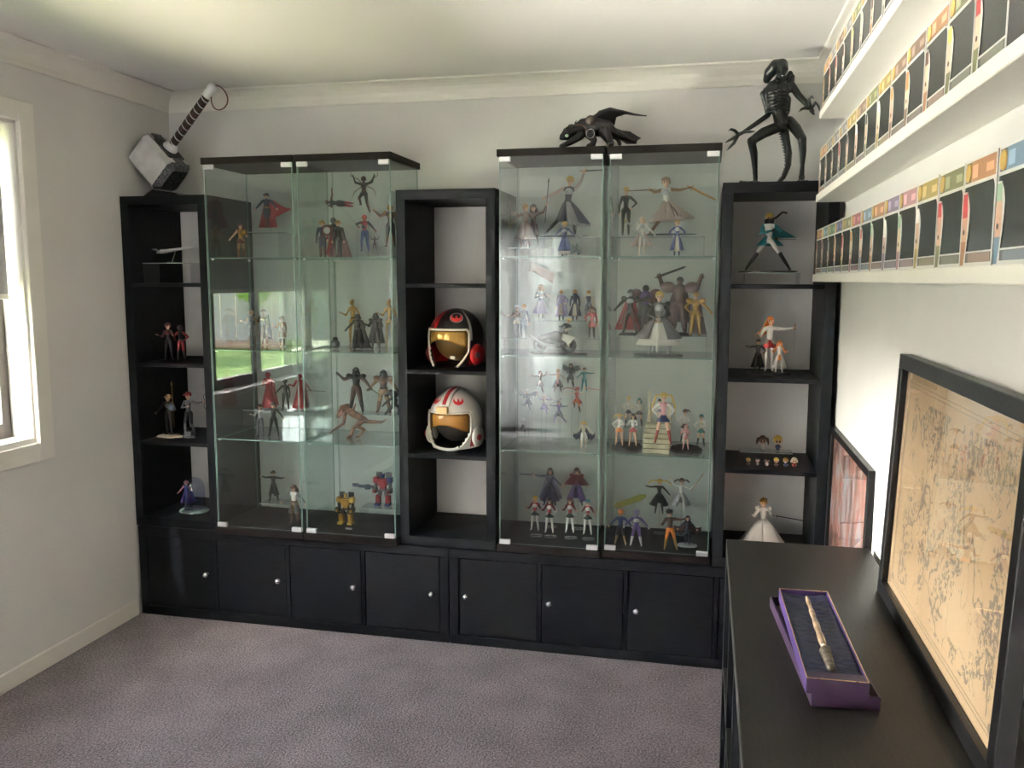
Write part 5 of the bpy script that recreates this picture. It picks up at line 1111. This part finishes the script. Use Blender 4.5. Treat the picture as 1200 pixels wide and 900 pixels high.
# glass dome
zc0 = t0
r = empty('glass_dome', (X(219, -.25), -.25, zc0), 'clear glass dome on a pale oval foot, lowest cell of the left tower', 'dome')
mk('foot', MB().lathe([(0, 0), (.070, 0), (.072, .006), (.060, .014), (0, .016)], 30, sy=.8), pm((.26, .36, .36), .15, .3, name='pale_green_glaze'), r, True)
n = 28; prof_ = [(.052, .016), (.052, .11), (.047, .135), (.034, .152), (.015, .160), (.002, .161)]
mk('dome', MB().lathe(prof_, n, sy=.9), glass_mat('dome_glass', (.80, .84, .93), .07), r, True)
F(218, -.25, zc0+.0164, 560, ST, 'blue and pink caped figure under the glass dome', G, 'sk bl pk sk bl nv', la='outdown', ra='bent', legs='stand', H=.125, ex=('B', ('hair', 'pk', 'bun'), ('coat', 'pu', .40, .24), ('cape', 'bl', .30, .62)))
# ---------- right tower
G = 'figurines in the right shelf tower'
riser(X(869, -.22), X(932, -.22), -.29, -.15, t3, 1.553, 'clear riser in the top cell of the right tower')
F(902, -.22, 1.560, 250, ST, 'blond swordsman in white shorts and teal flowing jacket, legs wide, top right cell', G, 'sk wh tl bk wh bk', la='fold', ra='hip', legs='split', b=.92, hr=.060, ex=('B', ('hair', 'ye', 'short'), ('coat', 'tl', .16, .22, .2), ('cape', 'tl', .26, .24, .22), ('collar', 'bk'), ('ribbon', 'bk', [(0, .03, .88), (.12, .05, .93), (.22, .05, 1.02), (.30, .05, 1.0)]), ('sword', 'lg', 1, (1, .1, -.02), .36, .010), ('disc', 'bk', .112)))
F(903, -.22, t2+.0105, 371, ST, 'tall girl in white and red tunic with long orange hair holding a rapier', G, 'sk wh wh sk wh wh', la='bent', ra='out', legs='stand', b=.85, hr=.055, ex=('B', ('hair', 'og', 'flow', .34, -.55), ('skirt', 'rd', .14, .12), ('coat', 'wh', .2, .12), ('sword', 'lg', 1, (0, 0, -1), .42, .008), ('rock', 'bk', .088, .7)))
F(889, -.24, t2+.0105, 398, AF, 'small black-coated swordsman left of the tall girl', G, 'sk bk bk sk bk bk', la='out', ra='hip', ex=('B', ('hair', 'bk', 'short'), ('coat', 'bk', .46, .2)))
F(914, -.25, t2+.0105, 400, AF, 'small girl in white and orange cloak right of the tall girl', G, 'sk wh og sk wh wh', la='bent', ra='bent', legs='apart', ex=('B', ('hair', 'og', 'long', .2), ('coat', 'wh', .42, .22), ('skirt', 'og', .18, .12)))
riser(X(871, -.13), X(933, -.13), -.175, -.085, t1, .833, 'clear riser for the two large-headed minis, third cell of the right tower')
def CH(u, y, z, vh, label, top, hair, st_, c='sk'):
    return F(u, y, z, vh, 'chibi_figurine', label, 'large-headed minis in the right tower', f'{c} {top} {top} sk {top} bk', chibi=True, ex=(('hair', hair)+st_,))
CH(894, -.13, .8335, 511, 'big-headed mini with dark brown twin tails, left of two on the riser', 'wh', 'br', ('twin', .35, .12))
CH(912, -.13, .8335, 511, 'big-headed blond mini in blue dress, right of two on the riser', 'bl', 'ye', ('bun',))
for u, hr_, tp, lb, st_ in ((877, 'ye', 'bk', 'tiny blond mini in black, leftmost of the front row of six', ('short',)), (888, 'bk', 'dg', 'tiny black-haired mini in dark grey, second of the front row', ('short',)), (899, 'bk', 'wh', 'tiny black-haired mini in white, third of the front row', ('long', .3)),
                            (910, 'ye', 'br', 'tiny blond mini in brown, fourth of the front row', ('short',)), (921, 'gd', 'bl', 'tiny golden-haired mini in blue and white, fifth of the front row', ('bun',)), (931, 'cr', 'rd', 'tiny pale-haired mini in red, rightmost of the front row of six', ('long', .35))):
    CH(u, -.30, t1, 536.5, lb, tp, hr_, st_)
F(895, -.22, t0, 585, ST, 'golden-haired lady in wide pleated white gown holding a dark sword', G, 'sk wh wh cr wh wh', la='bent', ra='bent', b=.85, hr=.070, ex=(('hair', 'gd', 'bun'), ('dress', 'wh', .56, .46), ('pads', 'wh', 1.0), ('sword', 'bk', 1, (1, 0, -.12), .62, .012), ('ribbon', 'bk', [(-.05, .08, .97), (0, .1, 1.0), (.08, .08, .97)])))

# ------------------------------------------------------------------ tall black creature statue on the right tower
BLK = noise_mat('glossy_black_resin', (.0010, .0024, .0022), (.004, .0075, .0068), 60, .28, .5, 180)
zt_ = ZB+TH+.0004
def creature():
    Q = lambda a, b_, dy, r_: (845+a/5.3, 50+b_/5.3, dy, r_/5.3)
    ch = [
        [Q(345, 118, -.02, 40), Q(380, 110, -.05, 36), Q(395, 140, -.09, 24), Q(385, 168, -.10, 16)], [Q(345, 118, -.02, 42), Q(305, 160, .0, 36), Q(285, 205, .02, 24)],
        [Q(372, 160, -.05, 22), Q(355, 225, 0, 26), Q(350, 260, 0, 30)],
        [Q(268, 295, 0, 26), Q(345, 275, 0, 44), Q(430, 255, 0, 30)], [Q(345, 275, 0, 72), Q(350, 350, 0, 64), Q(360, 410, 0, 42)], [Q(360, 405, 0, 42), Q(378, 470, 0, 46), Q(385, 500, 0, 34)], [Q(400, 330, 0, 36), Q(395, 400, 0, 34)],
        [Q(268, 300, 0, 22), Q(283, 370, .0, 18), Q(293, 425, .0, 16)], [Q(293, 425, 0, 17), Q(215, 480, -.05, 15), Q(125, 540, -.10, 11)], [Q(125, 538, -.10, 13), Q(98, 552, -.11, 12)],
        [Q(445, 185, .03, 15), Q(430, 245, .03, 24)], [Q(380, 225, .04, 8), Q(430, 165, .05, 17), Q(442, 190, .04, 15)],
        [Q(440, 240, 0, 24), Q(480, 300, -.01, 22), Q(530, 350, -.03, 18)], [Q(530, 350, -.03, 18), Q(560, 385, -.05, 13), Q(575, 400, -.06, 8)],
        [Q(350, 500, 0, 34), Q(265, 535, -.04, 34), Q(190, 585, -.09, 26)], [Q(188, 585, -.09, 26), Q(205, 660, -.07, 24), Q(212, 760, -.05, 17), Q(215, 825, -.04, 15)], [Q(215, 845, -.03, 13), Q(170, 850, -.07, 11), Q(120, 855, -.12, 9)], [Q(215, 845, -.03, 13), Q(190, 858, -.11, 8)], [Q(215, 845, -.03, 13), Q(240, 858, -.09, 8)],
        [Q(425, 465, 0, 34), Q(465, 510, -.04, 34), Q(505, 570, -.08, 26)], [Q(505, 572, -.08, 27), Q(510, 650, -.06, 22), Q(506, 740, -.04, 14), Q(502, 800, -.03, 16)], [Q(502, 810, -.03, 20), Q(500, 850, -.05, 17)], [Q(502, 840, -.03, 13), Q(535, 855, -.10, 8)], [Q(502, 840, -.03, 13), Q(480, 857, -.11, 8)],
        [Q(390, 505, .02, 28), Q(405, 580, .03, 24), Q(420, 660, .04, 22), Q(418, 740, .03, 18), Q(390, 810, .02, 14), Q(350, 852, .01, 10), Q(300, 862, -.01, 7), Q(240, 862, -.06, 4)],
    ]
    y = -.22
    allp = [at(q[0], q[1], y=y+q[2]) for c in ch for q in c]
    P = lambda q: at(q[0], q[1], y=y+q[2])
    root = empty('creature_statue', (P(Q(360, 860, 0, 1)).x, y, zt_), 'tall glossy black long-headed clawed creature statue standing on the right tower', 'statue')
    o3 = Vector(root.location); low = at(*Q(360, 866, 0, 1)[:2], y=y).z; sh = Vector((0, 0, zt_-low))
    L = lambda q: P(q)-o3+sh
    px = (P(Q(345, 300, 0, 1))-CAM).dot(FW)/FPX
    def foot(v): v.z = max(v.z, .006); return v
    mb = MB(); caps = []
    for c in ch:
        for a, b_ in zip(c, c[1:]):
            A, B_ = L(a), L(b_); ra_, rb_ = a[3]*px, b_[3]*px
            A.z = max(A.z, ra_+.0005); B_.z = max(B_.z, rb_+.0005)
            mb.caps(A, B_, ra_, rb_, 14); caps.append((A, B_, ra_, rb_, 0))
    o = mk('body', mb, [BLK], root); md = o.modifiers.new('r', 'REMESH'); md.mode = 'VOXEL'; md.voxel_size = .0028; PENDING.append((o, caps, [], 0, 1, [BLK]))
    def claw(name, wrist, fingers):
        for f in fingers:
            pts_ = [L(Q(*wrist, 8))]+[L(Q(a, b_, dy, 4)) for a, b_, dy in f]
            rr_ = [.0065]+[.0058-.0012*i for i in range(len(f)-1)]+[.0008]
            mk(name, MB().tube(pts_, rr_, 8), BLK, root, True)
    claw('finger', (110, 545, -.105), [[(85, 520, -.12), (62, 512, -.13), (48, 520, -.14)], [(70, 572, -.12), (45, 585, -.13), (25, 597, -.14)], [(80, 600, -.12), (58, 622, -.13), (36, 645, -.14)], [(150, 528, -.12), (185, 527, -.13), (215, 525, -.13)]])
    claw('finger', (560, 385, -.05), [[(545, 330, -.06), (565, 308, -.07), (580, 322, -.08)], [(590, 345, -.06), (608, 372, -.07), (612, 410, -.08)], [(560, 400, -.06), (575, 415, -.07), (583, 424, -.07)], [(520, 380, -.06), (500, 388, -.07), (484, 404, -.08)]])
    # ribs, dorsal pipes, tail ridges
    for i in range(7):
        vv = 268+i*21
        for s in (-1, 1):
            x0_ = 352
            pts_ = [L(Q(x0_+s*a, vv+abs(a)*.25-4, dy, 1)) for a, dy in ((6, -.056), (30, -.052), (52, -.036), (66, -.008))]
            mk('rib', MB().tube(pts_, .0030, 6), BLK, root, True)
    for (a, b_) in (((300, 250), (250, 300)), ((410, 235), (432, 175))):
        mk('dorsal_pipe', MB().tube([L(Q(a[0], a[1], .03, 1)), L(Q((a[0]+b_[0])/2, (a[1]+b_[1])/2-12, .06, 1)), L(Q(b_[0], b_[1], .07, 1))], .006, 8), BLK, root, True)
    tl = ch[-1]
    rid = MB()
    for i in range(26):
        t = i/25*5.6; k = int(t); f = t-k; A, B_ = L(tl[k]), L(tl[k+1]); p = A.lerp(B_, f); rr_ = (tl[k][3]*(1-f)+tl[k+1][3]*f)*px; d = (B_-A).normalized(); s_ = d.cross(Vector((0, 1, 0)))
        rid.tube([p-s_*rr_*.6, p-s_*(rr_*1.5)-d*.004], [rr_*.45, .0006], 5)
        rid.tube([p-d*.0015, p+d*.0015], rr_*1.08, 12)
    mk('tail_ridges', rid, BLK, root)
    mk('jaw', MB().tube([L(Q(365, 175, -.075, 1)), L(Q(385, 190, -.105, 1)), L(Q(398, 182, -.115, 1))], [.010, .008, .003], 8), BLK, root, True)
    th = MB()
    for i in range(5): th.tube([L(Q(378+i*5, 176, -.112, 1)), L(Q(378+i*5, 184, -.113, 1))], [.0012, .0003], 5)
    mk('teeth', th, pm((.6, .62, .6), .2, name='silver_teeth'), root)
creature()

# ------------------------------------------------------------------ black winged dragon on the third cabinet
DRG = noise_mat('matte_black_scales', (.0015, .0015, .002), (.007, .006, .008), 90, .4, .6, 260)
def dragon():
    Q = lambda a, b_, dy, r_: (640+a/8.57, 110+b_/8.57, dy, r_/8.57)
    ch = [[Q(165, 420, -.05, 30), Q(220, 388, -.04, 60), Q(265, 370, -.03, 50)], [Q(150, 440, -.055, 20), Q(215, 430, -.045, 34)],
          [Q(265, 375, -.03, 52), Q(380, 330, 0, 88), Q(500, 330, 0, 92), Q(600, 345, .01, 84), Q(680, 385, .02, 48)],
          [Q(345, 415, -.05, 42), Q(250, 478, -.08, 30), Q(190, 505, -.09, 26), Q(150, 520, -.11, 20)],
          [Q(430, 400, -.05, 48), Q(480, 455, -.07, 32), Q(470, 500, -.08, 26), Q(420, 520, -.10, 18)],
          [Q(590, 385, -.04, 62), Q(620, 440, -.06, 44), Q(650, 490, -.07, 34), Q(650, 555, -.105, 30), Q(632, 585, -.13, 22)],
          [Q(640, 390, .05, 50), Q(720, 440, .08, 26), Q(740, 500, .08, 20)],
          [Q(680, 390, .02, 44), Q(770, 420, .04, 28), Q(850, 455, .05, 16), Q(900, 480, .06, 8)],
          [Q(225, 330, -.03, 16), Q(265, 300, .0, 7)], [Q(205, 345, -.06, 12), Q(240, 300, -.05, 5)], [Q(470, 250, -.01, 30), Q(540, 200, 0, 26), Q(640, 165, 0, 16), Q(760, 165, 0, 10), Q(880, 195, 0, 7), Q(1000, 215, 0, 3)]]
    y = -.25; P = lambda q: at(q[0], q[1], y=y+q[2])
    zt = ZB+1.617+.0006; low = at(Q(400, 538, 0, 1)[0], Q(400, 538, 0, 1)[1], y=y-.1).z
    root = empty('dragon_figurine', (P(Q(450, 500, 0, 1)).x, y, zt), 'black winged dragon figurine prowling on top of the third glass cabinet', 'figurine')
    o3 = Vector(root.location); sh = Vector((0, 0, zt-low)); L = lambda q: P(q)-o3+sh
    px = (P(Q(400, 300, 0, 1))-CAM).dot(FW)/FPX; mb = MB(); caps = []
    for c in ch:
        for a, b_ in zip(c, c[1:]):
            A, B_ = L(a), L(b_); ra_, rb_ = a[3]*px, b_[3]*px
            A.z = max(A.z, ra_+.0004); B_.z = max(B_.z, rb_+.0004); mb.caps(A, B_, ra_, rb_, 14); caps.append((A, B_, ra_, rb_, 0))
    o = mk('body', mb, [DRG], root); md = o.modifiers.new('r', 'REMESH'); md.mode = 'VOXEL'; md.voxel_size = .0022; PENDING.append((o, caps, [], 0, 1, [DRG]))
    top = [(455, 245), (530, 165), (640, 132), (760, 162), (860, 190), (950, 208), (1010, 216)]
    bot = [(520, 360), (640, 360), (690, 300), (700, 225), (790, 198), (900, 214), (1008, 219)]
    g = [[L(Q(a[0]+(b_[0]-a[0])*j/5, a[1]+(b_[1]-a[1])*j/5, -.01+.05*j/5+.010*math.sin(i*2+j), 1)) for j in range(6)] for i, (a, b_) in enumerate(zip(top, bot))]
    mk('wing', MB().sheet(g, .003), DRG, root, True)
    for a in ((700, 225, 760, 212), (690, 255, 705, 250), (790, 190, 815, 200), (740, 205, 765, 222)):
        mk('wing_spike', MB().tube([L(Q(a[0], a[1], .03, 1)), L(Q(a[2], a[3], .03, 1))], [.0035, .0005], 6), DRG, root, True)
    g = [[L(Q(690+(230 if j else 210)*i/5+(-10 if j == 0 else 0), 340+(95*i/5)+j*(48+12*i/5*(1 if i < 5 else .2)), .06+.02*j, 1)) for j in range(4)] for i in range(6)]
    g = [[L(Q(690+x, yy, .07, 1)) for x, yy in row] for row in (((0, 335), (0, 385), (0, 420)), ((80, 365), (60, 425), (45, 450)), ((150, 372), (130, 440), (95, 485)), ((220, 415), (190, 460), (115, 500)), ((265, 440), (225, 465), (215, 500)))]
    mk('far_wing', MB().sheet(g, .003), DRG, root, False)
    mk('saddle', MB().ball(L(Q(445, 262, -.028, 1)), (.020, .016, .020), 12, 8), pm((.055, .035, .03), .6, name='dark_leather'), root, True)
    c_ = L(Q(445, 395, -.088, 1)); ring = [c_+Vector((.0165*math.cos(R(a)), -.006*math.cos(R(a)), .0175*math.sin(R(a)))) for a in range(0, 361, 20)]
    mk('harness_ring', MB().tube(ring, .0014, 6), cm('si'), root, True)
    mk('strap', MB().tube([L(Q(290, 310, -.085, 1)), L(Q(350, 305, -.105, 1)), L(Q(400, 340, -.11, 1)), L(Q(400, 395, -.10, 1))], .0022, 6), cm('br'), root, True)
    e = mk('eye', MB().ball(L(Q(208, 415, -.112, 1)), (.0068, .003, .0055), 12, 8), pm((.45, .70, .40), .2, name='pale_green_eye'), root, True)
    mk('pupil', MB().ball(L(Q(206, 414, -.118, 1)), (.0016, .0016, .004), 8, 6), BLACKP, e, True)
    ht = MB()
    for i in range(6): p = L(Q(290+i*48, 292-14*i+(i > 3)*14*(i-3), -.0, 1)); ht.tube([p, p+Vector((.006, 0, .012))], [.004, .0005], 5)
    mk('back_spines', ht, DRG, root)
dragon()

# ------------------------------------------------------------------ turn the remeshed bodies into plain meshes
dg_ = bpy.context.evaluated_depsgraph_get()
for o, caps, hands, hm, nm_, mats in PENDING:
    me = bpy.data.meshes.new_from_object(o.evaluated_get(dg_))
    o.modifiers.clear(); n = len(me.vertices)
    co = np.empty(n*3); me.vertices.foreach_get('co', co); co = co.reshape(-1, 3)
    # light smoothing that keeps the surface continuous
    ed = np.empty(len(me.edges)*2, dtype=np.int64); me.edges.foreach_get('vertices', ed); ed = ed.reshape(-1, 2)
    deg = np.bincount(ed.ravel(), minlength=n)[:, None].clip(1)
    for _ in range(2):
        s_ = np.zeros_like(co); np.add.at(s_, ed[:, 0], co[ed[:, 1]]); np.add.at(s_, ed[:, 1], co[ed[:, 0]]); co = co*.4+.6*s_/deg
    polys = [tuple(p.vertices) for p in me.polygons]
    fc = np.array([co[list(p)].mean(0) for p in polys])
    best = np.full(len(fc), 1e9); mi = np.zeros(len(fc), dtype=int)
    for a, b_, r0, r1, q in caps:
        a, b_ = np.array(a), np.array(b_); d = b_-a; t = np.clip(((fc-a)@d)/max(d@d, 1e-12), 0, 1)
        ds = np.linalg.norm(fc-a-t[:, None]*d, axis=1)-(r0+(r1-r0)*t)
        w_ = ds < best; best[w_] = ds[w_]; mi[w_] = q
    mb = MB(); mb.v = [tuple(c) for c in co]; mb.f = polys; mb.mi = [int(q) for q in mi]
    for h_, d, s, H_ in hands:      # four fingers and a thumb rooted in each palm
        side = d.cross(Vector((0, 1, 0))); side = side.normalized() if side.length > .1 else Vector((1, 0, 0)); nrm = side.cross(d)
        for q in range(4):
            b0 = h_+side*(q-1.5)*.011*H_; L_ = (.032, .037, .035, .028)[q]*H_
            mb.tube([b0-d*.008*H_, b0+d*L_*.55, b0+d*L_*.9-nrm*.012*H_], [.0058*H_, .0052*H_, .0035*H_], 5, hm)
        b0 = h_-d*.018*H_+side*(-s)*.016*H_
        mb.tube([b0, b0+side*(-s)*.014*H_+d*.012*H_, b0+side*(-s)*.016*H_+d*.026*H_], [.0065*H_, .0055*H_, .0035*H_], 5, hm)
    nme = mb.mesh('body', mats, True); old = o.data; o.data = nme; bpy.data.meshes.remove(old); bpy.data.meshes.remove(me)

# ------------------------------------------------------------------ keep everything inside the shelf it stands in
bpy.context.view_layer.update()
CELLS = [(x0+.0135, x0+w_-.0135, yf+.0115, yf+.348) for x0, w_, yf in GX.values()]+[(x0+.040, x0+.374, TY, -.004) for x0 in TOWX]
HOLD = ('cabinet', 'tower', 'second shelf', 'riser', 'droid', 'robot', 'cell', 'minis')
for o in bpy.data.objects:
    if o.parent or 'category' not in o or o['category'] not in ('figurine', 'riser', 'model', 'dome', 'figurine base') or o.location.z > ZB+TH+.05 and o.location.y > -.36 and 'statuette' not in o.name and 'action' not in o.name and 'riser' not in o.name: continue
    ms = [c for c in [o]+list(o.children_recursive) if c.type == 'MESH']
    if not ms or o.name.startswith('dragon'): continue
    co = [c.matrix_world@Vector(q) for c in ms for q in c.bound_box]
    x0, x1, y1 = min(p.x for p in co), max(p.x for p in co), max(p.y for p in co)
    for a, b_, c_, d_ in CELLS:
        if a-.02 < o.location.x < b_+.02:
            dx = max(0, a-x0)-max(0, x1-b_); o.location.x += max(-.03, min(.045, dx))
            if y1 > d_: o.location.y -= y1-d_
